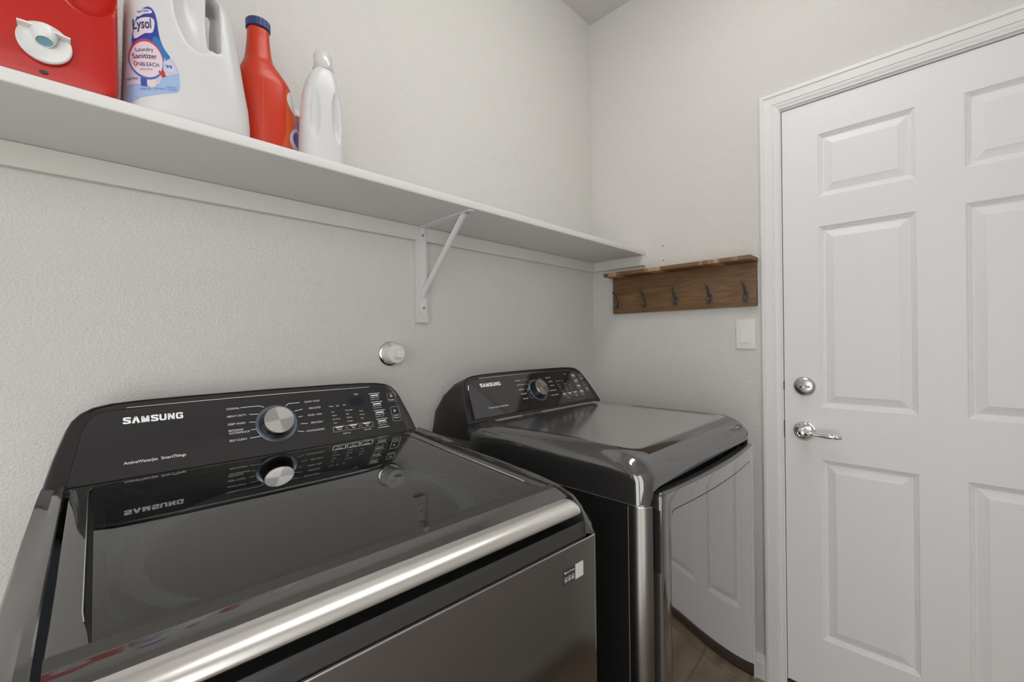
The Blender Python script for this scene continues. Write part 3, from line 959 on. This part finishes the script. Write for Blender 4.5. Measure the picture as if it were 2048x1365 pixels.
# sticker on the front panel
stk = MB().box(.2565, .2848, -.0022, -.0012, .8485, .8705).build('sticker', flat('sticker_dark', 48, 48, 54), washer, smooth=False, xf=wxf)
mb = MB()
PS = lambda x, z: (x, -.0024, z)
put_text(mb, 'SmartThings', .2620, .8650, .0026, PS, width=.0205)
for k in range(3):
    a = rrect(.2588+k*.0085, .2645+k*.0085, .8515, .8592, .0014, 3); b = rrect(.2593+k*.0085, .2640+k*.0085, .8520, .8587, .0011, 3)
    mb.loft([[PS(*p) for p in a], [PS(*p) for p in b]], True)
    x = .26165+k*.0085
    mb.add([PS(x-.0013, .8535), PS(x+.0013, .8535), PS(x, .8570)], [(0, 1, 2)])
mb.lathe((.2597, -.0020, .8663), (0, -1, 0), [(.0013, 0), (.0013, .0005)], 12)
tag(mb.build('sticker_print', 'print', stk, smooth=False, recalc=False, xf=wxf), kind='stuff')
MB().box(.2848, .3052, -.0022, -.0012, .8475, .8712).build('sticker_patch', flat('sticker_white', 196, 196, 194), stk, smooth=False, xf=wxf)

# ------------------------------------------------------------------ dryer
TH_D = math.radians(.35)
HD = .343
do_ = Vector((-.6264, -.7720, ZF))
dryer = thing('clothes_dryer', 'black front-load clothes dryer with a domed glossy top and dark mirror-like door', 'dryer', do_, -TH_D)
dxf = LIFT
MB().box(-HD, HD, .0425, .715, .0, .8835, .0015, 1).build('cabinet', 'sideblack', dryer, smooth=False, xf=dxf)
R = .03
poly = [(-HD, .041)]+arc(-HD+R, R, R, PI, 1.44*PI)+[(-.3165, .0005), (-.3165, .034), (.331, .034), (.331, .008), (HD-.004, .012), (HD, .02), (HD, .041)]
MB().prism(poly, .0, .8835, .0018, 2).build('front_panel', 'brushed_side', dryer, ang=30, xf=dxf)
seam = [(-HD-.0008, .30)]+[(x-.0008 if x < -HD+.02 else x, v-.0008) for x, v in poly[:10]]+[(poly[9][0], .012), (-HD+.012, .03), (-HD+.004, .30)]
MB().prism(seam, .8828, .8846).build('seam_highlight', 'silverline', dryer, smooth=False, xf=dxf)  # silver strip added for the edge highlight along the top seam
MB().box(-HD-.0006, -HD+.003, .0412, .0424, .0, .8835).build('seam_highlight', flat('seam_grey', 120, 118, 116), dryer, smooth=False, xf=dxf)  # grey strip drawn for the highlight on the vertical seam edge
MB().box(-.3160, .3305, .024, .0335, .02, .925).build('door_recess', 'blackmatte', dryer, smooth=False, xf=dxf)
for sx_ in (-1, 1):
    for v in (.06, .64):
        MB().lathe((sx_*.28, v, ZF), (0, 0, 1), [(.022, 0), (.022, .008), (.012, .012), (.012, .032)], 16).build('foot', 'blackmatte', dryer, xf=dxf)

# domed top
def deck_ring(s, z, vb, rad, low=False, extra=0.0):
    x0, x1, y0, y1 = -HD+s, HD-s, .0+s*extra if extra else s, vb
    n = 8
    r_f = max(.004, rad)
    pts = []
    # front edge left to right with fixed samples, then right front corner, right side, back, left side, left front corner
    fr_ = [x0+r_f+(x1-x0-2*r_f)*k/24 for k in range(25)]
    for x in fr_: pts.append((x, y0))
    for k in range(1, n+1):
        a = -PI/2+PI/2*k/n
        pts.append((x1-r_f+r_f*math.cos(a), y0+r_f+r_f*math.sin(a)))
    for k in range(1, 17):
        pts.append((x1, y0+r_f+(y1-y0-r_f)*k/16))
    for k in range(1, 13):
        pts.append((x1+(x0-x1)*k/12, y1))
    for k in range(1, 17):
        pts.append((x0, y1+(y0+r_f-y1)*k/16))
    for k in range(1, n):
        a = PI+PI/2*k/n
        pts.append((x0+r_f+r_f*math.cos(a), y0+r_f+r_f*math.sin(a)))
    res = []
    for (x, y) in pts:
        zz = z
        if low and y < .02 and -.3155 < x < .3300:
            e = min(1, (x+.3155)/.012, (.3300-x)/.012)
            zz = z+(.9165-z)*max(0, e)**.5
        # the rear falls slightly towards the wall, the front rolls down
        if not low:
            zz -= .016*max(0, (.10-y)/.10)**2*(1 if z > .95 else .5)
        res.append((x, y, zz))
    return res
rings = [deck_ring(.012, .8845, .735, .03, True), deck_ring(.002, .8845, .745, .034, True), deck_ring(.0008, .938, .745, .036), deck_ring(.0012, .950, .744, .038), deck_ring(.005, .9625, .74, .042),
         deck_ring(.012, .9735, .735, .046), deck_ring(.022, .9820, .73, .048), deck_ring(.035, .9872, .72, .046), deck_ring(.048, .9888, .70, .04),
         deck_ring(.054, .9886, .565, .036), deck_ring(.060, .9868, .56, .032), deck_ring(.068, .9835, .553, .028), deck_ring(.078, .9818, .545, .022), deck_ring(.10, .9815, .53, .02),
         deck_ring(.16, .9815, .48, .02), deck_ring(.22, .9815, .42, .02)]
MB().loft(rings[:10], True).build('top', 'topdark', dryer, ang=60, recalc=False, xf=dxf)
MB().loft(rings[9:], True, False, True).build('top_panel', 'toppanel', dryer, ang=60, recalc=False, xf=dxf)

# door: bowed slab with an inlaid panel outlined by a fine groove
UL, UR, ZB, ZT_ = -.291, .331, .04, .9045
def bow(u): return -.0265+.0190*((u-.02)/.31)**2
def dring(l, r, b, t, dep, rad):
    pts = []
    x0, x1, y0, y1 = UL+l, UR-r, ZB+b, ZT_-t
    rad = max(.001, min(rad, (x1-x0)/2-.001))
    n = 6
    def seg(p, q_, k):
        return [(p[0]+(q_[0]-p[0])*i/k, p[1]+(q_[1]-p[1])*i/k) for i in range(k)]
    def corner(cx, cy, a0): return [(cx+rad*math.cos(a0+PI/2*i/n), cy+rad*math.sin(a0+PI/2*i/n)) for i in range(n)]
    pts += seg((x0+rad, y0), (x1-rad, y0), 16)+corner(x1-rad, y0+rad, -PI/2)
    pts += seg((x1, y0+rad), (x1, y1-rad), 10)+corner(x1-rad, y1-rad, 0)
    pts += seg((x1-rad, y1), (x0+rad, y1), 16)+corner(x0+rad, y1-rad, PI/2)
    pts += seg((x0, y1-rad), (x0, y0+rad), 10)+corner(x0+rad, y0+rad, PI)
    return [(u, bow(u)+dep, z) for u, z in pts]
L_, R_, T_, B_ = .031, .052, .0425, .12
def fr(k, dep, rad): return dring(L_*k, R_*k, B_*k, T_*k, dep, rad)
rings = [dring(.004, .004, .004, .004, .030, .012), dring(0, 0, 0, 0, .012, .014), dring(.0004, .0004, .0004, .0004, .007, .014), dring(.002, .002, .002, .002, .0030, .014), dring(.005, .005, .005, .005, .0008, .013),
         dring(.009, .009, .009, .009, .0, .012), fr(.6, 0, .018), fr(1, 0, .022), dring(L_+.0004, R_+.0004, B_+.0004, T_+.0004, .0022, .022), dring(L_+.0016, R_+.0016, B_+.0016, T_+.0016, .0022, .0215), dring(L_+.002, R_+.002, B_+.002, T_+.002, 0, .021)]
for k in range(1, 9):
    s = .255*k/8
    rings.append(dring(L_+.002+s, R_+.002+s, B_+.002+s*1.3, T_+.002+s*1.3, 0, .021*(1-k/9)))
dd = MB().loft(rings[4:], True, False, True).build('door', 'steel', dryer, ang=35, recalc=False, xf=dxf)
MB().loft(rings[:5], True, True, False).build('door_rim', 'deckdark', dd, ang=35, recalc=False, xf=dxf)
MB().box(-.2935, -.2895, -.004, .020, .735, .868, .0015, 1).build('handle_recess', 'blackmatte', dd, smooth=False, xf=dxf)

dplace0 = face_place(.563, .988, .642, 1.114)
dplace = lambda u, t, h=0.0: (lambda a: (a[0], a[1], a[2]-ZF))(dplace0(u*.995, t, h))
console(dryer, dplace, .938-ZF, .742, False)

# ------------------------------------------------------------------ bottles on the shelf
ZB_ = ZS1+.0003


def organic(name, base, cuts, material, parent, voxel=.0024, smooth=6, origin=(0, 0, 0)):
    """base / cuts: MB solids in world space; moulded into one skin"""
    def tmp(mb_):
        me = bpy.data.meshes.new('mould'); me.from_pydata(mb_.v, [], mb_.f)
        bm = bmesh.new(); bm.from_mesh(me); bmesh.ops.recalc_face_normals(bm, faces=bm.faces[:]); bm.to_mesh(me); bm.free()
        o = bpy.data.objects.new('mould', me); COL.objects.link(o); return o
    ob = tmp(base); cu = []
    for c in cuts:
        k = tmp(c); cu.append(k)
        md_ = ob.modifiers.new('cut', 'BOOLEAN'); md_.operation = 'DIFFERENCE'; md_.object = k; md_.solver = 'EXACT'
    r = ob.modifiers.new('remesh', 'REMESH'); r.mode = 'VOXEL'; r.voxel_size = voxel
    s_ = ob.modifiers.new('smooth', 'SMOOTH'); s_.iterations = smooth; s_.factor = .5
    dg = bpy.context.evaluated_depsgraph_get(); dg.update()
    me = bpy.data.meshes.new_from_object(ob.evaluated_get(dg))
    me.name = name
    for o in [ob]+cu: bpy.data.objects.remove(o)
    world_v = [v.co.copy() for v in me.vertices]
    bvh = BVHTree.FromPolygons(world_v, [tuple(p_.vertices) for p_ in me.polygons])
    me.materials.clear(); me.materials.append(M[material])
    me.polygons.foreach_set('use_smooth', [True]*len(me.polygons))
    me.transform(Matrix.Translation(-Vector(origin)))
    o = bpy.data.objects.new(name, me); COL.objects.link(o)
    if parent: o.parent = parent
    return o, bvh


def sell(cx, cy, z, a, b, e=2.6, n=40, rot=0.0):
    out = []
    for k in range(n):
        t = 2*PI*k/n
        c, s = math.cos(t), math.sin(t)
        x = a*math.copysign(abs(c)**(2/e), c); y = b*math.copysign(abs(s)**(2/e), s)
        out.append((cx+x*math.cos(rot)-y*math.sin(rot), cy+x*math.sin(rot)+y*math.cos(rot), z))
    return out


def wrap(bvh, name, polys_or_mb, material, parent, off, direction=(0, 1, 0), start=-.6, origin=(0, 0, 0)):
    """lay flat print (x,z) onto a moulded skin along a direction"""
    d = Vector(direction).normalized()
    vs_, fs_ = polys_or_mb
    out = []; ok = []
    for x, z in vs_:
        o = Vector((x, -.2, z))-d*.3
        h = bvh.ray_cast(o, d)
        if h[0] is None:
            out.append(None)
        else:
            out.append(h[0]+h[1]*off if h[1].dot(d) < 0 else h[0]-h[1]*off)
    idx = {}; V_ = []; F_ = []
    for f in fs_:
        if any(out[i] is None for i in f): continue
        g = []
        for i in f:
            if i not in idx:
                idx[i] = len(V_); V_.append((out[i]-Vector(origin))[:])
            g.append(idx[i])
        F_.append(tuple(g))
    mb_ = MB().add(V_, F_)
    return mb_.build(name, material, parent, smooth=True, recalc=False)


def fillpoly(poly, step=.004):
    bm = bmesh.new()
    vv = [bm.verts.new((p[0], p[1], 0)) for p in poly]
    bm.faces.new(vv)
    bmesh.ops.triangulate(bm, faces=bm.faces[:])
    for _ in range(6):
        es = [e for e in bm.edges if e.calc_length() > step]
        if not es: break
        bmesh.ops.subdivide_edges(bm, edges=es, cuts=1)
        bmesh.ops.triangulate(bm, faces=[f for f in bm.faces if len(f.verts) > 3])
    bm.verts.index_update()
    r = ([(v.co.x, v.co.y) for v in bm.verts], [tuple(v.index for v in f.verts) for f in bm.faces])
    bm.free()
    return r


def smoothpoly(pts, n=4):
    """closed Catmull-Rom through the points"""
    out = []
    m = len(pts)
    for i in range(m):
        p0, p1, p2, p3 = pts[i-1], pts[i], pts[(i+1) % m], pts[(i+2) % m]
        for k in range(n):
            t = k/n
            out.append(tuple(.5*((2*p1[j])+(-p0[j]+p2[j])*t+(2*p0[j]-5*p1[j]+4*p2[j]-p3[j])*t*t+(-p0[j]+3*p1[j]-3*p2[j]+p3[j])*t**3) for j in (0, 1)))
    return out


def textflat(s, x, z, h, width=None, bold=0.0, shear=0.0, rot=0.0):
    vs_, fs_, wd = text2d(s)
    vs_, fs_ = bolden(vs_, fs_, bold)
    kx = h if width is None else width/wd
    out = []
    for a in vs_:
        px, pz = a[0]*kx+a[1]*h*shear, a[1]*h
        out.append((x+px*math.cos(rot)-pz*math.sin(rot), z+px*math.sin(rot)+pz*math.cos(rot)))
    return out, fs_


def ell(cx, cz, a, b, n=28, rot=0.0):
    return [(cx+a*math.cos(2*PI*k/n)*math.cos(rot)-b*math.sin(2*PI*k/n)*math.sin(rot), cz+a*math.cos(2*PI*k/n)*math.sin(rot)+b*math.sin(2*PI*k/n)*math.cos(rot)) for k in range(n)]


# --- red dispenser jug lying on its back with the tap towards the room
rj_o = (-1.853, -.15, ZB_)
rj = thing('detergent_jug', 'big red detergent jug with a white dispensing tap', 'bottle', rj_o)
base = MB()
def rb(y, s, zt, r): return [(p[0], y, p[1]) for p in rrect(-1.978+s, -1.7275-s, ZB_+s, zt-s, r, 8)]
base.loft([rb(-.028, .012, 1.830, .03), rb(-.036, .003, 1.836, .035), rb(-.06, 0, 1.84, .035), rb(-.22, 0, 1.84, .03), rb(-.250, .0, 1.84, .02), rb(-.256, .0008, 1.84, .018), rb(-.2605, .003, 1.838, .016), rb(-.2625, .006, 1.835, .012), rb(-.2635, .03, 1.81, .01)], True, True, True)
base.lathe((-1.8085, -.258, 1.675), (0, -1, 0), [(.046, 0), (.045, .003), (.040, .0075), (.036, .0085)], 40)
cut = MB().ball((-1.762, -.286, 1.815), 1, .046, .058, .078, 28, 18)
cut2 = MB().ball((-1.715, -.30, 1.80), 1, .02, .05, .05, 24, 16)
jug, bv = organic('body', base, [cut], 'red', rj, .003, 5, rj_o)
tc0 = Vector((-1.8085, -.2665, 1.675))-Vector(rj_o)
tap = MB().lathe(tc0, (0, -1, 0), [(.0275, -.002), (.0285, .001), (.0285, .0045), (.0270, .0062), (.0245, .0050), (.020, .0044), (0, .0044)], 48).build('tap', 'plastic_white', rj)
mb = MB()
for k, (y, hz, s) in enumerate(((-.004, .0022, 1), (-.0185, .0022, 1))):
    pass
mb.loft([[(tc0.x+x*.0265, tc0.y+y, tc0.z+.013+.0035*x*x*0-.0015*x+dz) for x, dz in ((-1, -.0012), (-.5, -.0004), (0, 0), (.5, -.0004), (1, -.0012), (1, .0012), (.5, .0024), (0, .0028), (-.5, .0024), (-1, .0012))] for y in (-.003, -.0165, -.018)], True, True, True)
mb.loft([[(tc0.x+x*.012, tc0.y+y, tc0.z+.015+.006*(1-x*x)*k) for x in (-1, -.6, -.2, .2, .6, 1)]+[(tc0.x+x*.012, tc0.y+y, tc0.z+.0135) for x in (1, .6, .2, -.2, -.6, -1)] for y, k in ((-.003, 1), (-.013, 1), (-.0155, .6))], True, True, True)
mb.build('tap_lever', 'plastic_white', tap)
mb = MB()
spx = Vector((0, -.42, -.91)).normalized()
mb.lathe(tc0+Vector((0, -.0065, .0135)), spx, [(.0145, -.002), (.0140, .006), (.0120, .013), (.0100, .0175), (.0088, .0185), (.0085, .0165), (0, .016)], 28)
mb.build('spout', 'plastic_white', tap)
MB().lathe(tc0+Vector((0, -.0065, .0135)), spx, [(.0084, .0165), (.0084, .0172), (0, .0174)], 24).build('spout_opening', 'spout', tap)
MB().ball(Vector((-1.810, -.2640, 1.6345))-Vector(rj_o), .0035, 1.4, .4, .8).build('vent_dimple', 'hole', jug)

# --- white laundry sanitizer jug
ly_o = (-1.625, -.19, ZB_)
ly = thing('sanitizer_jug', 'large white laundry sanitizer jug with a moulded handle and blue label', 'bottle', ly_o)
base = MB()
LY = [(0, .084, .052, -1.629), (.004, .0925, .0585, -1.6275), (.014, .0965, .0625, -1.6255), (.035, .0965, .064, -1.625), (.07, .0945, .063, -1.6255), (.11, .0905, .061, -1.628), (.16, .0865, .0585, -1.631), (.20, .0835, .056, -1.633),
      (.235, .0795, .053, -1.6345), (.255, .072, .049, -1.639), (.275, .056, .042, -1.650), (.292, .036, .034, -1.665), (.30, .028, .028, -1.668), (.32, .027, .027, -1.668)]
base.loft([sell(cx, -.193, ZB_+h, a, b, 3.0, 48) for h, a, b, cx in LY], True, True, True)
cuts = []
cuts.append(MB().ball((-1.618, -.276, 1.852), 1, .044, .058, .104, 32, 22))
cuts.append(MB().ball((-1.618, -.110, 1.852), 1, .044, .058, .104, 32, 22))
c_ = MB()
c_.loft([[(p[0], y, p[1]) for p in rrect(-1.602, -1.584, 1.770, 1.885, .0088, 8)] for y in (-.33, -.06)], True, True, True)
cuts.append(c_)
cuts.append(MB().ball((-1.548, -.193, 1.93), 1, .04, .12, .045, 28, 18))
lj, bv = organic('body', base, cuts, 'bottlewhite', ly, .0026, 8, ly_o)
MB().lathe(Vector((-1.668, -.193, ZB_+.318))-Vector(ly_o), (0, 0, 1), [(.031, 0), (.031, .045), (.028, .05), (0, .05)], 36).build('cap', flat('cap_blue', 60, 96, 170), ly)
LAB = [(-1.7165, 1.640), (-1.7150, 1.70), (-1.7090, 1.755), (-1.7030, 1.785), (-1.6950, 1.803), (-1.6870, 1.8080), (-1.6805, 1.8015), (-1.6770, 1.785), (-1.6755, 1.768), (-1.6725, 1.752), (-1.6670, 1.739), (-1.6590, 1.727), (-1.6525, 1.716), (-1.6490, 1.702), (-1.6480, 1.685), (-1.6495, 1.675), (-1.6555, 1.669), (-1.675, 1.6600), (-1.700, 1.648)]
lab = wrap(bv, 'label', fillpoly(smoothpoly(LAB, 3)), flat('label_pale_blue', 158, 182, 220), lj, .0004, origin=ly_o)
def lay(poly, colname, rgb, off, step=.004):
    return wrap(bv, 'label_print', fillpoly(poly, step), flat(colname, *rgb), lab_root, off, origin=ly_o)
lab_root = lj
NAV = [(-1.7085, 1.748), (-1.7030, 1.783), (-1.6950, 1.801), (-1.6870, 1.8065), (-1.6810, 1.8005), (-1.6775, 1.785), (-1.6760, 1.768), (-1.6730, 1.752), (-1.6680, 1.739), (-1.6605, 1.7275), (-1.6700, 1.718), (-1.690, 1.715), (-1.705, 1.722)]
lay(smoothpoly(NAV, 3), 'label_navy', (44, 62, 150), .0006)
lay(smoothpoly([(-1.684, 1.752), (-1.6765, 1.757), (-1.6725, 1.748), (-1.6675, 1.738), (-1.6610, 1.728), (-1.6690, 1.719), (-1.678, 1.722)], 3), 'label_azure', (32, 116, 184), .0008)
lay([(-1.7160, 1.690), (-1.7145, 1.708), (-1.66, 1.728), (-1.6535, 1.717), (-1.6500, 1.704), (-1.672, 1.690), (-1.676, 1.676), (-1.690, 1.671), (-1.7155, 1.668)], 'label_blush', (206, 194, 214), .0008)
lay(smoothpoly([(-1.7060, 1.748), (-1.7035, 1.777), (-1.692, 1.787), (-1.6810, 1.786), (-1.6830, 1.764), (-1.693, 1.759)], 3), 'label_banner', (222, 208, 220), .0010)
lay(smoothpoly([(-1.7025, 1.790), (-1.697, 1.799), (-1.688, 1.8025), (-1.6835, 1.800), (-1.6850, 1.796), (-1.694, 1.792), (-1.700, 1.786)], 3), 'label_banner', (222, 208, 220), .0010)
lay(ell(-1.6915, 1.7165, .0215, .0335), 'label_red', (176, 66, 92), .0010)
lay(ell(-1.6910, 1.7110, .0208, .0310), 'label_blue_rim', (74, 104, 176), .00105)
lay(ell(-1.6910, 1.7145, .0202, .0305), 'label_disc', (224, 206, 214), .0012)
lay([(-1.6990, 1.668), (-1.6965, 1.668), (-1.6955, 1.676), (-1.6945, 1.668), (-1.6915, 1.668), (-1.6915, 1.689), (-1.6990, 1.687)], 'label_figure', (56, 84, 160), .0010)
lay(smoothpoly([(-1.6905, 1.684), (-1.684, 1.686), (-1.679, 1.676), (-1.684, 1.668), (-1.690, 1.670)], 3), 'label_disc', (224, 206, 214), .0010)
lay([(-1.6755, 1.701), (-1.6715, 1.704), (-1.6690, 1.700), (-1.6670, 1.693), (-1.6720, 1.689), (-1.6745, 1.694), (-1.6770, 1.696)], 'label_shirt', (184, 52, 50), .0012)
lay(ell(-1.6620, 1.709, .0072, .0082), 'label_badge', (196, 206, 236), .0012)
tx = flat('label_ink', 52, 52, 104)
def ltext(s, x, z, h, width, off=.0015, m_=tx, bold=0.0, shear=0.0, rot=0.0):
    return wrap(bv, 'lettering', textflat(s, x, z, h, width, bold, shear, rot), m_, lj, off, origin=ly_o)
ltext('Lysol', -1.7065, 1.7635, .0165, .0225, bold=.03, shear=.25, rot=.28)
ltext('Laundry', -1.7035, 1.7255, .0065, .0215, bold=.012, rot=.22)
ltext('Sanitizer', -1.7070, 1.7130, .0085, .0300, bold=.02, rot=.20)
ltext('0', -1.7058, 1.7005, .0085, .0040, m_=flat('label_zero_red', 190, 50, 40), bold=.02, rot=.15)
ltext('%', -1.7015, 1.7015, .0060, .0040, rot=.15)
ltext('BLEACH', -1.6970, 1.7015, .0068, .0220, bold=.012, rot=.18)
ltext('KILLS 99.9%', -1.6985, 1.6945, .0030, .0150, rot=.18)
ltext('BACTERIA', -1.7005, 1.7920, .0034, .0150, bold=.01, rot=.42)
ltext('99', -1.6665, 1.7075, .0055, .0085, bold=.02, rot=.2)
ltext('Safe Rinse', -1.7145, 1.6760, .0045, .0130, rot=.15)
m_b = flat('label_small_ink', 96, 128, 186)
for k, (s, x, z, wd) in enumerate((('ANTIBACTERIAL', -1.6995, 1.6605, .014), ('LAUNDRY ADDITIVE', -1.6830, 1.6655, .015), ('150 FL OZ', -1.6660, 1.6735, .014), ('4.69 QT (4.43 L)', -1.6655, 1.6680+.001, .013))):
    ltext(s, x, z, .0034, wd, m_=m_b, rot=.2)

# --- orange-red bottle with a navy cap
OY, OK = -.13, 1.0703       # set further back, so everything grows by OK
def ox(x): return -1.7888+(x+1.7888)*OK
def oz(z): return 1.2329+(z-1.2329)*OK
ob_o = (ox(-1.49), OY, ZB_)
ob_ = thing('fabric_care_bottle', 'slim orange-red bottle with a ribbed navy blue cap', 'bottle', ob_o)
OB = [(0, .049, .036, -1.4850), (.005, .0535, .040, -1.4848), (.02, .0545, .041, -1.4850), (.06, .0535, .042, -1.4885), (.10, .0520, .042, -1.4935), (.125, .0515, .041, -1.4970), (.145, .0505, .040, -1.4995), (.153, .0485, .0385, -1.5005),
      (.163, .0430, .036, -1.5025), (.178, .0335, .031, -1.5060), (.190, .0265, .026, -1.5080), (.205, .0235, .0235, -1.5085), (.235, .0205, .0205, -1.5085), (.256, .0200, .0200, -1.5085)]
base = MB(); base.loft([sell(ox(cx), OY, max(ZB_, oz(1.6218+h)) if h > .03 else ZB_+h, a*OK, b, 2.3, 44) for h, a, b, cx in OB], True, True, True)
ojug, bv = organic('body', base, [], 'orange', ob_, .0024, 5, ob_o)
mb = MB()
n = 48
def capring(r, z, rib): return [(ox(-1.5085)-ob_o[0]+(r+(rib if k % 2 else 0))*math.cos(2*PI*k/n), (r+(rib if k % 2 else 0))*math.sin(2*PI*k/n), z-ob_o[2]) for k in range(n)]
zc = oz(1.6218+.256)
mb.loft([capring(.0228, zc, 0), capring(.0236, zc+.001, .0007), capring(.0236, zc+.017, .0007), capring(.0215, zc+.019, 0)], True, True, True)
mb.build('cap', 'navy', ob_, smooth=False)
sv = [(ox(-1.5115)+d, ZB_+.012+.27*k/40) for k in range(41) for d in (-.0004, .0004)]
sf = [(2*k, 2*k+1, 2*k+3, 2*k+2) for k in range(40)]
wrap(bv, 'mould_seam', (sv, sf), flat('seam_orange', 222, 92, 62), ojug, .0003, origin=ob_o)
def olay(name, poly, colname, rgb, off):
    # printed on the face turned to the right; flat outline given as (depth along the face, height)
    vs_, fs_ = fillpoly(poly)
    out = []
    d = Vector((-.92, .39, 0)).normalized(); s_ = Vector((-d.y, d.x, 0))
    for a, z in vs_:
        o_ = Vector((ox(-1.487), OY, z))-s_*a-d*.4
        h = bv.ray_cast(o_, d)
        out.append(h[0]+h[1]*off if h[0] else None)
    F_ = [f for f in fs_ if all(out[k] is not None for k in f)]
    return MB().add([((p-Vector(ob_o)) if p else Vector())[:] for p in out], F_).build(name, flat(colname, *rgb), ojug, recalc=False)
olay('label', smoothpoly([(-.026, 1.785), (-.014, 1.803), (.012, 1.803), (.026, 1.78), (.030, 1.70), (.030, 1.645), (-.030, 1.645), (-.030, 1.70)], 3), 'label_orange', (214, 92, 40), .0004)
olay('label_print', ell(-.004, 1.775, .020, .026), 'label_white_oval', (224, 222, 226), .0007)
olay('label_print', ell(-.004, 1.690, .021, .030), 'label_violet', (206, 196, 222), .0007)
olay('label_print', ell(-.006, 1.694, .013, .018), 'label_violet_dark', (92, 70, 150), .0010)

# --- small white bottle with finger grips
wb_o = (-1.382, -.2, ZB_)
wb = thing('softener_bottle', 'small plain white bottle with finger grips and a clear white cap', 'bottle', wb_o)
WB = [(0, .043, .031, -1.3825), (.004, .0465, .034, -1.3825), (.015, .0475, .035, -1.3825), (.06, .0468, .035, -1.3822), (.10, .0455, .034, -1.3818), (.14, .0430, .032, -1.3812), (.165, .0405, .030, -1.381), (.185, .0370, .028, -1.380), (.205, .0325, .025, -1.3785), (.216, .0280, .023, -1.3775), (.224, .0225, .021, -1.3765), (.232, .019, .019, -1.376)]
base = MB(); base.loft([sell(cx, -.2, ZB_+h, a, b, 2.5, 44) for h, a, b, cx in WB], True, True, True)
cuts = []
for x in (-1.4080, -1.3570):
    cuts.append(MB().ball((x, -.238, 1.745), 1, .0135, .021, .068, 24, 18))
    cuts.append(MB().ball((x, -.162, 1.745), 1, .0135, .021, .068, 24, 18))
wj, bv = organic('body', base, cuts, 'bottlewhite', wb, .0022, 5, wb_o)
mb = MB()
cb = Vector((-1.376, -.2, ZB_+.228))-Vector(wb_o)
mb.lathe(cb, (0, 0, 1), [(.0225, 0), (.0225, .004), (.0205, .006), (.0195, .036), (.0180, .038), (.0170, .036), (.0165, .010), (0, .009)], 32)
mb.build('cap', 'capclear', wb)

# --- little white bottle half hidden behind
hb_o = (-1.392, -.050, ZB_)
hb = thing('dish_bottle', 'white bottle with a red and blue label, half hidden behind the orange-red bottle', 'bottle', hb_o)
HB = [(0, .036, .026), (.004, .039, .029), (.02, .04, .03), (.15, .039, .029), (.168, .038, .028), (.174, .034, .025), (.177, .026, .022)]
MB().loft([sell(0, 0, h, a, b, 2.4, 36) for h, a, b in HB], True, True, True).build('body', 'bottlewhite', hb, ang=50)
MB().lathe((0, 0, .1765), (0, 0, 1), [(.021, 0), (.021, .009), (.018, .012), (0, .012)], 28).build('cap', 'plastic_white', hb)
for z0, z1, nm, rgb in ((.150, .168, 'band_red', (150, 70, 92)), (.112, .150, 'band_blue', (64, 84, 160)), (.03, .112, 'band_white', (216, 214, 220))):
    mb = MB()
    def rr(z): 
        a = interp([(h, a_) for h, a_, b_ in HB], z); b = interp([(h, b_) for h, a_, b_ in HB], z)
        return sell(0, 0, z, a+.0004, b+.0004, 2.4, 36)
    mb.loft([rr(z0), rr((z0+z1)/2), rr(z1)], True)
    mb.build('label_band', flat(nm, *rgb), hb)
